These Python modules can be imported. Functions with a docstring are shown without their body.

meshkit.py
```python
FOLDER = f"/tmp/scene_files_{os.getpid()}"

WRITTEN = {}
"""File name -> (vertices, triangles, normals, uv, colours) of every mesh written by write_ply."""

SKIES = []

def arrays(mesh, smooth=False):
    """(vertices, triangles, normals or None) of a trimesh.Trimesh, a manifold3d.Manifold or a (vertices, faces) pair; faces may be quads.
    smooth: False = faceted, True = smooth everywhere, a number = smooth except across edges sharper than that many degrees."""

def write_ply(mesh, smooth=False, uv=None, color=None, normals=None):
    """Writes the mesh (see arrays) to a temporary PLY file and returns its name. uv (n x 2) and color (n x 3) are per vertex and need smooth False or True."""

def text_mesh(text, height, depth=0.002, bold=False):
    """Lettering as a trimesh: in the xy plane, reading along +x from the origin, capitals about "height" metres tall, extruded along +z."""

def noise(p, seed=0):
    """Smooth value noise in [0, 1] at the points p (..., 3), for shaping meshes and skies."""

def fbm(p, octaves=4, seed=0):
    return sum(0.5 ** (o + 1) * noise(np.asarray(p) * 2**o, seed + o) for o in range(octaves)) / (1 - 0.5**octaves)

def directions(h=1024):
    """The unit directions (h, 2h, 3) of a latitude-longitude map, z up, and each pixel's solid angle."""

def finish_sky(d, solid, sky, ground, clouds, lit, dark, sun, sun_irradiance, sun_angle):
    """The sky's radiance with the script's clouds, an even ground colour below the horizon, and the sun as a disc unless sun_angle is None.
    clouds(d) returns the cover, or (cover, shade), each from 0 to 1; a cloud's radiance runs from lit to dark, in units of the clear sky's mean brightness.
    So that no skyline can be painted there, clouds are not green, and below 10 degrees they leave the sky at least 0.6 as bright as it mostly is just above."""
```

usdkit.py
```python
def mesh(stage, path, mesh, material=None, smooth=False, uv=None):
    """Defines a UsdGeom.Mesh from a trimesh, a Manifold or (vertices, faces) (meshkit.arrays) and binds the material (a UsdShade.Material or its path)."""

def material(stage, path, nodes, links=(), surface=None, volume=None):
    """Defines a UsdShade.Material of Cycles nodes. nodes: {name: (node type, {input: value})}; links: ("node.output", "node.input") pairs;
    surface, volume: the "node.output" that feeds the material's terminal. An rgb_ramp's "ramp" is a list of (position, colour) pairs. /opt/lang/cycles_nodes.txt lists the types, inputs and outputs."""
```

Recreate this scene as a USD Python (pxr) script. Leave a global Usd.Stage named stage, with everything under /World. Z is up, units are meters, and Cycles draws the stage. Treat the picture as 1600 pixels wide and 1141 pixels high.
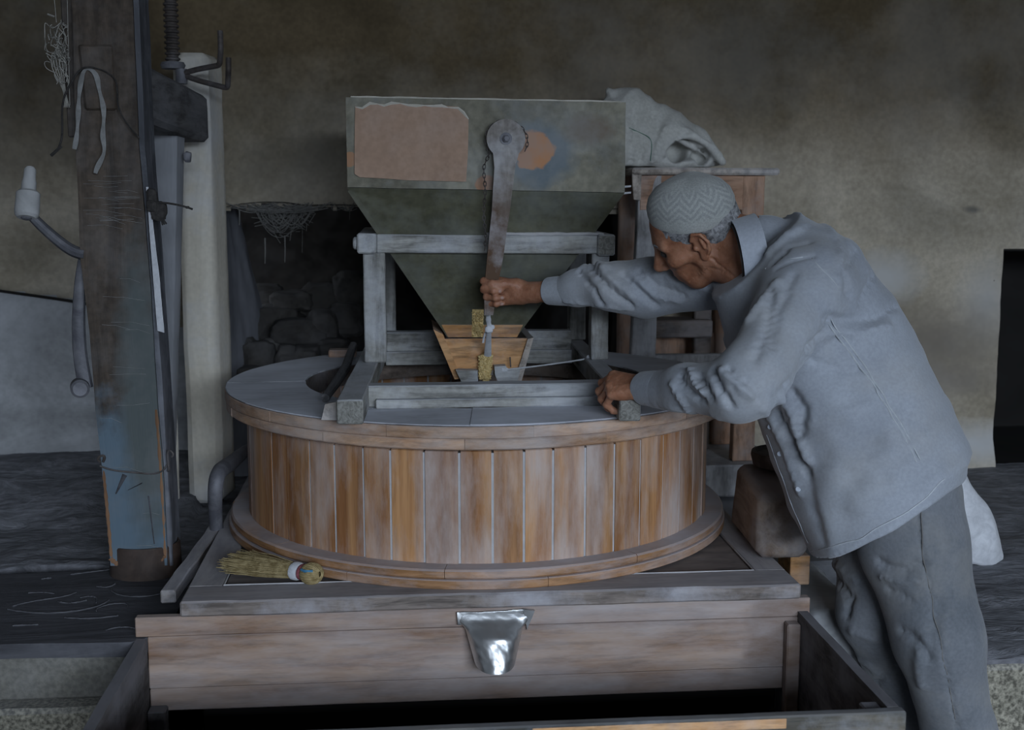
import math, random
import numpy as np, trimesh, usdkit, meshkit
import manifold3d as m3
from scipy.spatial import cKDTree
from pxr import Usd, UsdGeom, UsdLux, UsdShade, Gf, Sdf, Vt

A = np.array
stage = Usd.Stage.CreateInMemory()
UsdGeom.SetStageUpAxis(stage, "Z")
UsdGeom.SetStageMetersPerUnit(stage, 1.0)
UsdGeom.Xform.Define(stage, "/World")
UsdGeom.Scope.Define(stage, "/World/Looks")

# ------------------------------------------------------------------ camera
F_PX, PITCH, YAW = 1900.8, 0.1429, 0.0888
C = A([-0.1918, -3.1682, 1.45])
FW = A([np.sin(YAW) * np.cos(PITCH), np.cos(YAW) * np.cos(PITCH), -np.sin(PITCH)])
RT = A([np.cos(YAW), -np.sin(YAW), 0.0])
UP = np.cross(RT, FW)
cam = UsdGeom.Camera.Define(stage, "/World/camera")
cam.AddTransformOp().Set(Gf.Matrix4d(*RT, 0, *UP, 0, *(-FW), 0, *C, 1))
cam.CreateHorizontalApertureAttr(36.0)
cam.CreateFocalLengthAttr(36.0 * F_PX / 1600)
cam.CreateClippingRangeAttr(Gf.Vec2f(0.05, 100))
cam.CreateFStopAttr(4.5)
cam.CreateFocusDistanceAttr(2.75)
cam.CreateExposureAttr(EXPOSURE := -0.5)

# ------------------------------------------------------------------ light: daylight through the window opening behind the camera, at the right
def rect_light(name, pos, target, w, h, power, col):
    l = UsdLux.RectLight.Define(stage, "/World/" + name)
    pos, target = A(pos, float), A(target, float)
    z = (pos - target) / np.linalg.norm(pos - target)
    x = np.cross([0, 0, 1], z); x /= np.linalg.norm(x)
    y = np.cross(z, x)
    l.AddTransformOp().Set(Gf.Matrix4d(*x, 0, *y, 0, *z, 0, *pos, 1))
    l.CreateWidthAttr(w); l.CreateHeightAttr(h)
    l.CreateIntensityAttr(power); l.CreateColorAttr(Gf.Vec3f(*col))
WIN = (-0.4, 3.1, 0.05, 2.6)          # the opening in the front wall: u0, u1, z0, z1
FRONT = -6.3
rect_light("daylight", (2.6, -12.0, 2.47 + 1.5), (2.0, 0.0, 1.4), 12.0, 3.0, 30.0, (0.76, 0.89, 1.06))

dome = UsdLux.DomeLight.Define(stage, "/World/sky_light")
dome.CreateIntensityAttr(0.6); dome.CreateColorAttr(Gf.Vec3f(0.75, 0.86, 1.0))

# ------------------------------------------------------------------ helpers: picture ray -> point at a known depth, used to read the sizes of things
def ray(x, y): return FW + RT * (x - 800) / F_PX - UP * (y - 570.5) / F_PX
def at(x, y, v):
    d = ray(x, y); return C + d * (v - C[1]) / d[1]
def onz(x, y, z):
    d = ray(x, y); return C + d * (z - C[2]) / d[2]
def pj(P):
    d = np.asarray(P, float) - C; z = d @ FW
    return np.stack([800 + F_PX * (d @ RT) / z, 570.5 - F_PX * (d @ UP) / z], -1)

# ------------------------------------------------------------------ helpers: prims
used = {}
def numbered(parent, name):
    k = parent + "/" + name
    n = used.get(k, 0); used[k] = n + 1
    return k if n == 0 else f"{k}_{n:03d}"
def setd(p, label=None, cat=None, group=None, kind=None):
    for k, t in (("label", label), ("category", cat), ("group", group), ("kind", kind)):
        if t: p.SetCustomDataByKey(k, t)
    return p
class Thing:
    """An Xform at the thing's base; parts are given in world coordinates."""
    def __init__(s, name, label=None, cat=None, base=(0, 0, 0), group=None, kind=None):
        s.path, s.base = numbered("/World", name), A(base, float)
        x = UsdGeom.Xform.Define(stage, s.path)
        x.AddTranslateOp().Set(Gf.Vec3d(*s.base))
        s.prim = setd(x.GetPrim(), label, cat, group, kind)
    def add(s, name, mesh, mat, smooth=35, label=None, parent=None, kind=None, uv=None):
        v, f = (mesh.vertices, mesh.faces) if isinstance(mesh, trimesh.Trimesh) else meshkit.arrays(mesh)[:2]
        p = numbered(parent or s.path, name)
        usdkit.mesh(stage, p, trimesh.Trimesh(np.asarray(v) - s.base, f, process=False), M[mat], smooth=smooth)
        setd(stage.GetPrimAtPath(p), label, None, None, kind)
        return p
def solo(name, mesh, mat, label=None, cat=None, group=None, kind=None, smooth=35, base=None):
    v, f = (mesh.vertices, mesh.faces) if isinstance(mesh, trimesh.Trimesh) else meshkit.arrays(mesh)[:2]
    v = np.asarray(v); p = numbered("/World", name)
    if base is None: base = A([v[:, 0].mean(), v[:, 1].mean(), v[:, 2].min()])
    m = usdkit.mesh(stage, p, trimesh.Trimesh(v - base, f, process=False), M[mat], smooth=smooth)
    m.AddTranslateOp().Set(Gf.Vec3d(*map(float, base)))
    setd(m.GetPrim(), label, cat, group, kind)
    return p
def cat_(*ms):
    out = []
    for m in ms:
        if isinstance(m, trimesh.Trimesh): out.append(m)
        else:
            v, f, _ = meshkit.arrays(m); out.append(trimesh.Trimesh(v, f, process=False))
    return trimesh.util.concatenate(out)

# ------------------------------------------------------------------ helpers: shapes
def tm(man):
    v, f, _ = meshkit.arrays(man); return trimesh.Trimesh(v, f, process=False)
def hull(pts): return tm(m3.Manifold.hull_points(np.asarray(pts, float)))
def chamfer8(c8, b):
    """c8: 8 corners indexed [i][j][k] of a (slightly skewed) box; cuts every edge by b."""
    c = np.asarray(c8, float).reshape(2, 2, 2, 3); pts = []
    for i in range(2):
        for j in range(2):
            for k in range(2):
                p = c[i, j, k]
                dx, dy, dz = c[1 - i, j, k] - p, c[i, 1 - j, k] - p, c[i, j, 1 - k] - p
                dx, dy, dz = (d / np.linalg.norm(d) * min(b, np.linalg.norm(d) * .4) for d in (dx, dy, dz))
                pts += [p + dx + dy, p + dx + dz, p + dy + dz]
    return hull(pts)
def box(lo, hi, b=.003):
    lo, hi = A(lo, float), A(hi, float)
    return chamfer8([[[(x, y, z) for z in (lo[2], hi[2])] for y in (lo[1], hi[1])] for x in (lo[0], hi[0])], b)
def frame(d, up=(0, 0, 1)):
    d = A(d, float); d /= np.linalg.norm(d)
    s = np.cross(d, up)
    if np.linalg.norm(s) < 1e-6: s = np.cross(d, [1, 0, 0])
    s /= np.linalg.norm(s)
    return d, s, np.cross(s, d)
def beam(p0, p1, w, h, b=.003, up=(0, 0, 1), w1=None, h1=None):
    p0, p1 = A(p0, float), A(p1, float)
    d, s, u = frame(p1 - p0, up)
    w1, h1 = w1 or w, h1 or h
    return chamfer8([[[p + s * si * ww / 2 + u * ui * hh / 2 for ui in (-1, 1)] for si in (-1, 1)] for p, ww, hh in ((p0, w, h), (p1, w1, h1))], b)
def worn(mesh, amp=.002, scale=14, step=.03, seed=0):
    """Old timber: finer mesh, edges and faces uneven."""
    m = mesh
    try:
        man = m3.Manifold(m3.Mesh(np.asarray(m.vertices, np.float32), np.asarray(m.faces, np.uint32)))
        man = man.refine_to_length(step); m = tm(man)
    except Exception:
        pass
    v = np.asarray(m.vertices)
    n = np.stack([meshkit.fbm(v * scale + 17 * k, 3, seed + k) - .5 for k in range(3)], -1)
    return trimesh.Trimesh(v + n * 2 * amp, m.faces, process=False)
def tube(points, radii, sides=10, closed=False, flat=None):
    p = np.asarray(points, float); n = len(p)
    r = np.broadcast_to(np.asarray(radii, float), (n,))
    t = np.gradient(p, axis=0) if not closed else np.roll(p, -1, 0) - np.roll(p, 1, 0)
    t /= np.linalg.norm(t, axis=1, keepdims=True) + 1e-12
    a = np.cross(t[0], [0, 0, 1.0]) if abs(t[0][2]) < .8 else np.cross(t[0], [0, 1.0, 0])
    av = []
    for k in range(n):
        a = a - t[k] * (a @ t[k]); a /= np.linalg.norm(a) + 1e-12; av.append(a)
    av = A(av); bv = np.cross(t, av)
    ang = np.arange(sides) * 2 * np.pi / sides
    fl = 1 if flat is None else flat
    v = (p[:, None] + r[:, None, None] * (np.cos(ang)[None, :, None] * av[:, None] + fl * np.sin(ang)[None, :, None] * bv[:, None])).reshape(-1, 3)
    f = []
    for i in range(n if closed else n - 1):
        i2 = (i + 1) % n
        for j in range(sides):
            j2 = (j + 1) % sides
            f += [[i * sides + j, i * sides + j2, i2 * sides + j2], [i * sides + j, i2 * sides + j2, i2 * sides + j]]
    if not closed:
        v = np.vstack([v, p[0], p[-1]]); a0, a1 = len(v) - 2, len(v) - 1
        for j in range(sides):
            j2 = (j + 1) % sides
            f += [[a0, j2, j], [a1, (n - 1) * sides + j, (n - 1) * sides + j2]]
    return trimesh.Trimesh(v, A(f), process=False)
def rod(pts, n=60, soft=3):
    """A bent rod's centre line: straight runs with short round bends."""
    p = A(pts, float); t = np.r_[0, np.cumsum(np.linalg.norm(np.diff(p, axis=0), axis=1))]; s = np.linspace(0, t[-1], n)
    q = np.stack([np.interp(s, t, p[:, k]) for k in range(3)], -1)
    for k in range(soft): q[1:-1] = (q[:-2] + q[1:-1] * 2 + q[2:]) / 4
    return q
def spline(pts, n=24):
    from scipy.interpolate import CubicSpline
    p = A(pts, float); t = np.r_[0, np.cumsum(np.linalg.norm(np.diff(p, axis=0), axis=1))]
    return CubicSpline(t, p)(np.linspace(0, t[-1], n))
def lathe(profile, n=48, centre=(0, 0, 0), axis=(0, 0, 1), sx=1, sy=1, closed=True):
    """profile: (r, z) list; closed = joins last to first (a ring solid)."""
    pr = A(profile, float); m = len(pr)
    d, s, u = frame(axis, (0, 1, 0)) if abs(A(axis, float)[2]) > .9 * np.linalg.norm(axis) else frame(axis)
    th = np.arange(n) * 2 * np.pi / n
    v = (A(centre)[None, None] + pr[:, 1][:, None, None] * d + pr[:, 0][:, None, None] * (sx * np.cos(th)[None, :, None] * s + sy * np.sin(th)[None, :, None] * u)).reshape(-1, 3)
    f = []
    for i in range(m if closed else m - 1):
        i2 = (i + 1) % m
        for j in range(n):
            j2 = (j + 1) % n
            f += [[i * n + j, i2 * n + j2, i * n + j2], [i * n + j, i2 * n + j, i2 * n + j2]]
    t = trimesh.Trimesh(v, A(f), process=True); t.update_faces(t.nondegenerate_faces()); t.fix_normals()
    return t
def sector(r0, r1, z0, z1, a0, a1, n=8, b=.002):
    """A piece of a ring between angles (degrees), its long edges cut by b."""
    th = np.radians(np.linspace(a0, a1, n + 1))
    pr = A([(r0, z0), (r0, z1), (r1 - b, z1), (r1, z1 - b), (r1, z0 + b), (r1 - b, z0)]); m = len(pr)
    v = np.stack([pr[None, :, 0] * np.cos(th)[:, None], pr[None, :, 0] * np.sin(th)[:, None], np.broadcast_to(pr[None, :, 1], (n + 1, m))], -1).reshape(-1, 3)
    f = []
    for i in range(n):
        for j in range(m):
            j2 = (j + 1) % m
            f += [[i * m + j, (i + 1) * m + j, (i + 1) * m + j2], [i * m + j, (i + 1) * m + j2, i * m + j2]]
    for j in range(1, m - 1):
        f += [[0, j, j + 1], [n * m, n * m + j + 1, n * m + j]]
    t = trimesh.Trimesh(v, A(f), process=False); t.fix_normals(); return t
def prism_v(poly, v0, v1):
    """poly: (u, z) outline, extruded in depth from v0 to v1."""
    import shapely.geometry as sg
    g = sg.Polygon(poly).buffer(0)
    t = trimesh.creation.extrude_polygon(g, v1 - v0, engine="earcut")
    x = np.asarray(t.vertices)
    t = trimesh.Trimesh(np.stack([x[:, 0], v0 + x[:, 2], x[:, 1]], -1), t.faces, process=False); t.fix_normals(); return t
def px_poly(px, v): return [tuple(at(x, y, v)[[0, 2]]) for x, y in px]

# ------------------------------------------------------------------ helpers: implicit solids (smooth unions), meshed by surface nets
def smin(a, b, k):
    h = np.clip(.5 + .5 * (b - a) / k, 0, 1); return b + (a - b) * h - k * h * (1 - h)
class Solid:
    def __init__(s): s.items = []
    def put(s, c, r, fn, k=.02, op="u"): s.items.append((A(c, float), r, fn, k, op)); return s
    def bone(s, a, b, ra, rb, k=.02, op="u"):
        a, b = A(a, float), A(b, float); ab = b - a; L = ab @ ab + 1e-12
        def fn(P):
            t = np.clip(((P - a) @ ab) / L, 0, 1)
            return np.linalg.norm(P - a - t[..., None] * ab, axis=-1) - (ra + (rb - ra) * t)
        return s.put((a + b) / 2, np.sqrt(L) / 2 + max(ra, rb), fn, k, op)
    def ell(s, c, r, R=np.eye(3), k=.02, op="u"):
        c, r = A(c, float), A(r, float)
        def fn(P):
            q = (P - c) @ R.T
            k0 = np.linalg.norm(q / r, axis=-1); k1 = np.linalg.norm(q / r**2, axis=-1) + 1e-9
            return k0 * (k0 - 1) / k1
        return s.put(c, r.max(), fn, k, op)
    def section(s, c0, a0, l0, c1, a1, l1, k=.02, op="u"):
        """Elliptical tube from ellipse (centre c, half axes vectors a, l) to the next."""
        c0, a0, l0, c1, a1, l1 = (A(x, float) for x in (c0, a0, l0, c1, a1, l1)); d = c1 - c0; L = d @ d
        m0, m1 = np.cross(a0, l0), np.cross(a1, l1)
        m0, m1 = m0 / np.linalg.norm(m0) * np.sign(m0 @ d), m1 / np.linalg.norm(m1) * np.sign(m1 @ d)
        def fn(P):
            s0, s1 = (P - c0) @ m0, (P - c1) @ m1; den = s0 - s1
            t = np.clip(s0 / np.where(np.abs(den) < 1e-3, 1e-3, den), 0, 1)[..., None]
            q = P - c0 - t * d
            aa, ll = a0 + (a1 - a0) * t, l0 + (l1 - l0) * t
            na, nl = np.linalg.norm(aa, axis=-1), np.linalg.norm(ll, axis=-1)
            x, y = (q * aa).sum(-1) / na, (q * ll).sum(-1) / nl
            rad = (np.sqrt((x / na) ** 2 + (y / nl) ** 2) - 1) * np.minimum(na, nl)
            return np.maximum(np.maximum(rad, -s0 - .012), s1 - .012)
        return s.put((c0 + c1) / 2, np.sqrt(L) / 2 + max(map(np.linalg.norm, (a0, l0, a1, l1))), fn, k, op)
    def cut(s, p, n, c=None, r=9.0, k=.004):
        """Removes the half space beyond the plane (within r of c)."""
        p, n = A(p, float), A(n, float) / np.linalg.norm(n)
        return s.put(p if c is None else c, r, lambda P: -((P - p) @ n), k, "s")
    def field(s, P, cen=None, rad=None):
        D = np.full(P.shape[:-1], 9.0)
        for c, r, fn, k, op in s.items:
            sel = slice(None) if cen is None else np.linalg.norm(cen - c, axis=1) < r + rad + 3 * k + .02
            if cen is not None and not sel.any(): continue
            d = fn(P[sel])
            D[sel] = smin(D[sel], d, k) if op == "u" else -smin(-D[sel], d, k)
        return D
    def mesh(s, h, B=10, warp=None):
        us = [i for i in s.items if i[4] == "u"]
        lo = np.min([i[0] - i[1] for i in us], 0) - .03; hi = np.max([i[0] + i[1] for i in us], 0) + .03
        nb = np.ceil((hi - lo) / (h * B)).astype(int)
        bi = np.stack(np.meshgrid(*[np.arange(x) for x in nb], indexing="ij"), -1).reshape(-1, 3)
        cen = lo + (bi + .5) * B * h
        rad = h * B * .9
        f0 = lambda P, *a: s.field(P, *a) if warp is None else s.field(P, *a) + warp(P)
        bi = bi[np.abs(s.field(cen)) < rad * 2.2]; cen = lo + (bi + .5) * B * h
        g = np.stack(np.meshgrid(*[np.arange(B + 1)] * 3, indexing="ij"), -1)
        N = nb * B + 2; ids, vs, qs = [], [], []
        key = lambda q: (q[..., 0] * N[1] + q[..., 1]) * N[2] + q[..., 2]
        for c0 in range(0, len(bi), 400):
            b, cc = bi[c0:c0 + 400], cen[c0:c0 + 400]
            G = b[:, None, None, None] * B + g
            V = f0((lo + h * G).reshape(len(b), -1, 3), cc, rad).reshape(len(b), B + 1, B + 1, B + 1)
            S = V < 0; corner = lambda X, i, j, k: X[:, i:B + i, j:B + j, k:B + k]
            cnt = sum(corner(S, i, j, k).astype(np.int8) for i in (0, 1) for j in (0, 1) for k in (0, 1))
            act = (cnt > 0) & (cnt < 8)
            acc, num = np.zeros(act.shape + (3,)), np.zeros(act.shape)
            for ax in range(3):
                for p in (0, 1):
                    for q in (0, 1):
                        o = [p, q]; o.insert(ax, 0); e = list(o); e[ax] = 1
                        va, vb = corner(V, *o), corner(V, *e); cr = (va < 0) != (vb < 0)
                        t = np.where(cr, va / np.where(cr, va - vb, 1), 0)
                        pos = np.broadcast_to(A(o, float), act.shape + (3,)).copy(); pos[..., ax] += t
                        acc += np.where(cr[..., None], pos, 0); num += cr
            cell = g[:B, :B, :B] + b[:, None, None, None] * B
            ids.append(key(cell[act])); vs.append(lo + h * (cell[act] + acc[act] / num[act][:, None]))
            for ax in range(3):
                e = [0, 0, 0]; e[ax] = 1
                a0, a1 = corner(S, 0, 0, 0), corner(S, *e); cr = a0 != a1
                x = cell[cr]; e1, e2 = np.eye(3, dtype=int)[(ax + 1) % 3], np.eye(3, dtype=int)[(ax + 2) % 3]
                q = np.stack([key(x - e1 - e2), key(x - e2), key(x), key(x - e1)], -1)
                fl = ~a0[cr]; q[fl] = q[fl][:, ::-1]; qs.append(q)
        ids, vs, qs = np.concatenate(ids), np.vstack(vs), np.vstack(qs)
        o = np.argsort(ids); ids, vs = ids[o], vs[o]
        at_ = np.clip(np.searchsorted(ids, qs), 0, len(ids) - 1)
        qs = at_[(ids[at_] == qs).all(1)]
        return trimesh.Trimesh(vs, np.vstack([qs[:, [0, 1, 2]], qs[:, [0, 2, 3]]]), process=False)
def smooth_cloth(m, n):
    from scipy.sparse import coo_matrix
    f, v = np.asarray(m.faces), np.asarray(m.vertices).copy()
    i, j = np.r_[f[:, 0], f[:, 1], f[:, 2]], np.r_[f[:, 1], f[:, 2], f[:, 0]]
    W = coo_matrix((np.ones(len(i) * 2), (np.r_[i, j], np.r_[j, i])), shape=(len(v),) * 2).tocsr(); W.data[:] = 1
    deg = np.maximum(np.asarray(W.sum(1)), 1)
    for k in range(n):
        for lam in (.5, -.52): v = v + lam * (W @ v / deg - v)
    return trimesh.Trimesh(v, f, process=False)
def vnormals(m):
    v, f, n = meshkit.arrays(m, True); return n
def folds(m, lines, px=True, tol=5):
    """Presses creases (amp < 0) and ridges (amp > 0) along lines on the camera side of cloth."""
    v = np.asarray(m.vertices).copy(); n = vnormals(m)
    for pts, amp, wid in lines:
        s = surf(m, pts, n, tol)
        if s is None: continue
        d = cKDTree(s).query(v, distance_upper_bound=wid * 3)[0]
        d = np.where(np.isinf(d), 9, d)
        v += n * (amp * np.exp(-(d / wid) ** 2))[:, None]
    return trimesh.Trimesh(v, m.faces, process=False)
def surf(m, pts, n=None, tol=5, step=4):
    """The 3-D polyline that lies on the camera-facing side of mesh m under a drawn line."""
    v = np.asarray(m.vertices); n = vnormals(m) if n is None else n
    ok = np.where(((v - C) * n).sum(1) < 0)[0]; q = pj(v[ok]); dist = np.linalg.norm(v[ok] - C, axis=1)
    P = A(pts, float); L = np.r_[0, np.cumsum(np.linalg.norm(np.diff(P, axis=0), axis=1))]
    s = np.linspace(0, L[-1], max(2, int(L[-1] / step) + 1)) if L[-1] > 0 else A([0.])
    P = np.stack([np.interp(s, L, P[:, k]) for k in (0, 1)], -1) if L[-1] > 0 else P[:1]
    tree = cKDTree(q); out = []
    for p in P:
        c = tree.query_ball_point(p, tol)
        if not c: continue
        c = A(c); near = c[dist[c] < dist[c].min() + .05]
        out.append(v[ok[near[np.argmin(np.linalg.norm(q[near] - p, axis=1))]]])
    return A(out) if out else None

# ------------------------------------------------------------------ materials (procedural)
M = {}
def mk(name, nodes, links, surface="p.BSDF"):
    M[name] = usdkit.material(stage, "/World/Looks/" + name, nodes, links, surface=surface)
def surface(name, c1, c2, scale=(6, 6, 6), rough=.8, dust=.0, top=.0, dustc=(.42, .43, .46), patch=3.0, bump=.3, bdist=.002, rand=.0,
            metallic=0., c3=None, detail=6, distort=.6, spec=.3, extra=None, lo=.36, hi=.64, sheen=0., pr=(.46, .62), fine=None, upper_shade=None, pscale=None, gfine=None):
    """Two-tone noise stretched by scale (grain), powder in patches (dust) and lying on upward faces (top), whitened there to stand in for light from above."""
    n = {"tc": ("texture_coordinate", {}), "mp": ("mapping", {"scale": scale}), "n1": ("noise_texture", {"scale": 1.0, "detail": detail, "roughness": .62, "distortion": distort}),
         "r1": ("rgb_ramp", {"ramp": [(lo, c1), (hi, c2)] if c3 is None else [(lo, c1), ((lo + hi) / 2, c2), (hi, c3)]}),
         "n2": ("noise_texture", {"scale": patch, "detail": 7.0, "roughness": .65}),
         "d1": ("map_range", {"from_min": pr[0], "from_max": pr[1], "to_min": 0.0, "to_max": dust, "clamp": True}),
         "ge": ("geometry", {}), "sx": ("separate_xyz", {}), "d2": ("map_range", {"from_min": .35, "from_max": .95, "to_min": 0.0, "to_max": top, "clamp": True}),
         "d3": ("map_range", {"from_min": .3, "from_max": .62, "to_min": .45, "to_max": 1.0, "clamp": True}), "dm": ("math", {"math_type": "multiply"}), "da": ("math", {"math_type": "maximum"}),
         "mx": ("mix", {"color2": dustc}), "bp": ("bump", {"strength": bump, "distance": bdist}),
         "p": ("principled_bsdf", {"roughness": rough, "metallic": metallic, "specular_ior_level": spec, "sheen_weight": sheen})}
    l = [("tc.object", "mp.vector"), ("mp.vector", "n1.vector"), ("n1.fac", "r1.fac"), ("tc.object", "n2.vector"), ("n2.fac", "d1.value"), ("ge.normal", "sx.vector"), ("sx.z", "d2.value"),
         ("n2.fac", "d3.value"), ("d2.result", "dm.value1"), ("d3.result", "dm.value2"), ("dm.value", "da.value1"), ("d1.result", "da.value2"), ("da.value", "mx.fac"),
         ("mx.color", "p.base_color"), ("n1.fac", "bp.height"), ("bp.normal", "p.normal")]
    src = "r1.color"
    if rand:
        n["oi"] = ("object_info", {}); n["rr"] = ("map_range", {"to_min": 1 - rand, "to_max": 1 + rand}); n["hv"] = ("hsv", {})
        l += [("oi.random", "rr.value"), ("rr.result", "hv.value"), (src, "hv.color")]; src = "hv.color"
    if pscale:    # powder lying in streaks
        n["pm"] = ("mapping", {"scale": pscale}); l.append(("tc.object", "pm.vector")); l[l.index(("tc.object", "n2.vector"))] = ("pm.vector", "n2.vector"); n["n2"][1]["scale"] = 1.0
    if gfine:     # fine dark grain lines along the grain: (how much finer, depth)
        n["gn"] = ("noise_texture", {"scale": gfine[0], "detail": 4.0, "roughness": .7, "distortion": .3}); n["gr"] = ("map_range", {"from_min": .36, "from_max": .54, "to_min": 1 - gfine[1], "to_max": 1.0 + gfine[1] * .15, "clamp": True}); n["gh"] = ("hsv", {})
        l += [("mp.vector", "gn.vector"), ("gn.fac", "gr.value"), ("gr.result", "gh.value"), (src, "gh.color")]; src = "gh.color"
    if fine:      # fine speckle
        n["nf"] = ("noise_texture", {"scale": fine[0], "detail": 3.0}); n["rf"] = ("map_range", {"from_min": .35, "from_max": .65, "to_min": 1 - fine[1], "to_max": 1 + fine[1], "clamp": True}); n["hf"] = ("hsv", {})
        l += [("tc.object", "nf.vector"), ("nf.fac", "rf.value"), ("rf.result", "hf.value"), (src, "hf.color")]; src = "hf.color"
    if upper_shade:      # (colour, height, spread): browner tone above a height, light fall-off painted in, with an uneven limit
        n["tz"] = ("separate_xyz", {}); n["nz"] = ("noise_texture", {"scale": 1.5, "detail": 8.0, "roughness": .6}); n["za"] = ("math", {"math_type": "multiply_add", "value2": 1.5 * upper_shade[2] * 2}); n["zr"] = ("map_range", {"from_min": upper_shade[1] - upper_shade[2] + 1.5 * upper_shade[2], "from_max": upper_shade[1] + upper_shade[2] + 1.5 * upper_shade[2], "clamp": True})
        n["zc"] = ("mix", {"mix_type": "multiply", "color2": upper_shade[0]})
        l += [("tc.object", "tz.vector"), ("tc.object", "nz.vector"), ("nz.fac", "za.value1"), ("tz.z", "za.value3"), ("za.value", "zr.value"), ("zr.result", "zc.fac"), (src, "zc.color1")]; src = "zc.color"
    for i, (centre, rad, col, soft) in enumerate(extra or ()):    # worn spots with a ragged edge, at a place on the thing
        n[f"v{i}"] = ("vector_math", {"math_type": "subtract", "vector2": centre}); n[f"w{i}"] = ("vector_math", {"math_type": "divide", "vector2": rad}); n[f"l{i}"] = ("vector_math", {"math_type": "length"})
        n[f"a{i}"] = ("noise_texture", {"scale": 22.0, "detail": 5.0}); n[f"m{i}"] = ("math", {"math_type": "multiply_add", "value2": .9}); n[f"k{i}"] = ("map_range", {"from_min": 1.45 + soft, "from_max": 1.45 - soft, "to_min": 0.0, "to_max": 1.0, "clamp": True})
        n[f"x{i}"] = ("mix", {"color2": col})
        l += [("tc.object", f"v{i}.vector1"), (f"v{i}.vector", f"w{i}.vector1"), (f"w{i}.vector", f"l{i}.vector1"), ("tc.object", f"a{i}.vector"), (f"a{i}.fac", f"m{i}.value1"), (f"l{i}.value", f"m{i}.value3"),
              (f"m{i}.value", f"k{i}.value"), (f"k{i}.result", f"x{i}.fac"), (src, f"x{i}.color1")]; src = f"x{i}.color"
    l.append((src, "mx.color1"))
    mk(name, n, l)
FLOUR = (.60, .61, .65)  # flour tone, raised to make up for weak light on upward faces
surface("plaster", (.29, .25, .185), (.52, .455, .36), (1.7, 1.7, 1.7), .95, .22, .0, (.42, .41, .39), patch=1.4, bump=.5, bdist=.006, detail=10, distort=.4, lo=.40, hi=.60, fine=(60, .10), extra=[((1.722, 0, 1.384), (.024, .3, .010), (.16, .145, .12), .6), ((1.42, 0, 1.155), (.10, .4, .07), (.50, .49, .47), .7), ((1.79, 0, 1.07), (.07, .4, .10), (.46, .44, .41), .9), ((1.62, 0, .93), (.20, .4, .10), (.22, .19, .155), .9), ((1.50, 0, .80), (.25, .4, .04), (.24, .21, .18), .9), ((1.70, 0, .58), (.4, .4, .05), (.50, .50, .50), .9)], upper_shade=((.32, .275, .205), 1.62, .22))  # upper wall is browner, and darkened further in colour to imitate light fall-off
surface("fill_plaster", (.34, .34, .34), (.5, .5, .5), (3, 3, 3), .95)  # pale tone so the unseen ceiling and side walls add fill light
surface("plaster_grey", (.29, .295, .30), (.52, .53, .55), (1.8, 1.8, 3), .95, .5, .4, (.50, .51, .54), patch=2.2, bump=.6, bdist=.008, detail=9, fine=(50, .08))
surface("plaster_low", (.12, .12, .125), (.25, .25, .265), (2, 2, 4), .95, .5, .5, (.36, .37, .40), patch=2.4, bump=.6, bdist=.008, detail=9, fine=(50, .15))
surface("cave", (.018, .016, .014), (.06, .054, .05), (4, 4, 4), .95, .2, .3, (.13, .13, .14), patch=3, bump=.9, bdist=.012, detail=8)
surface("jamb", (.12, .125, .14), (.22, .225, .25), (3, 3, 1.5), .95, .3, .0, (.3, .3, .33), patch=4, bump=.5, bdist=.005)
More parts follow.
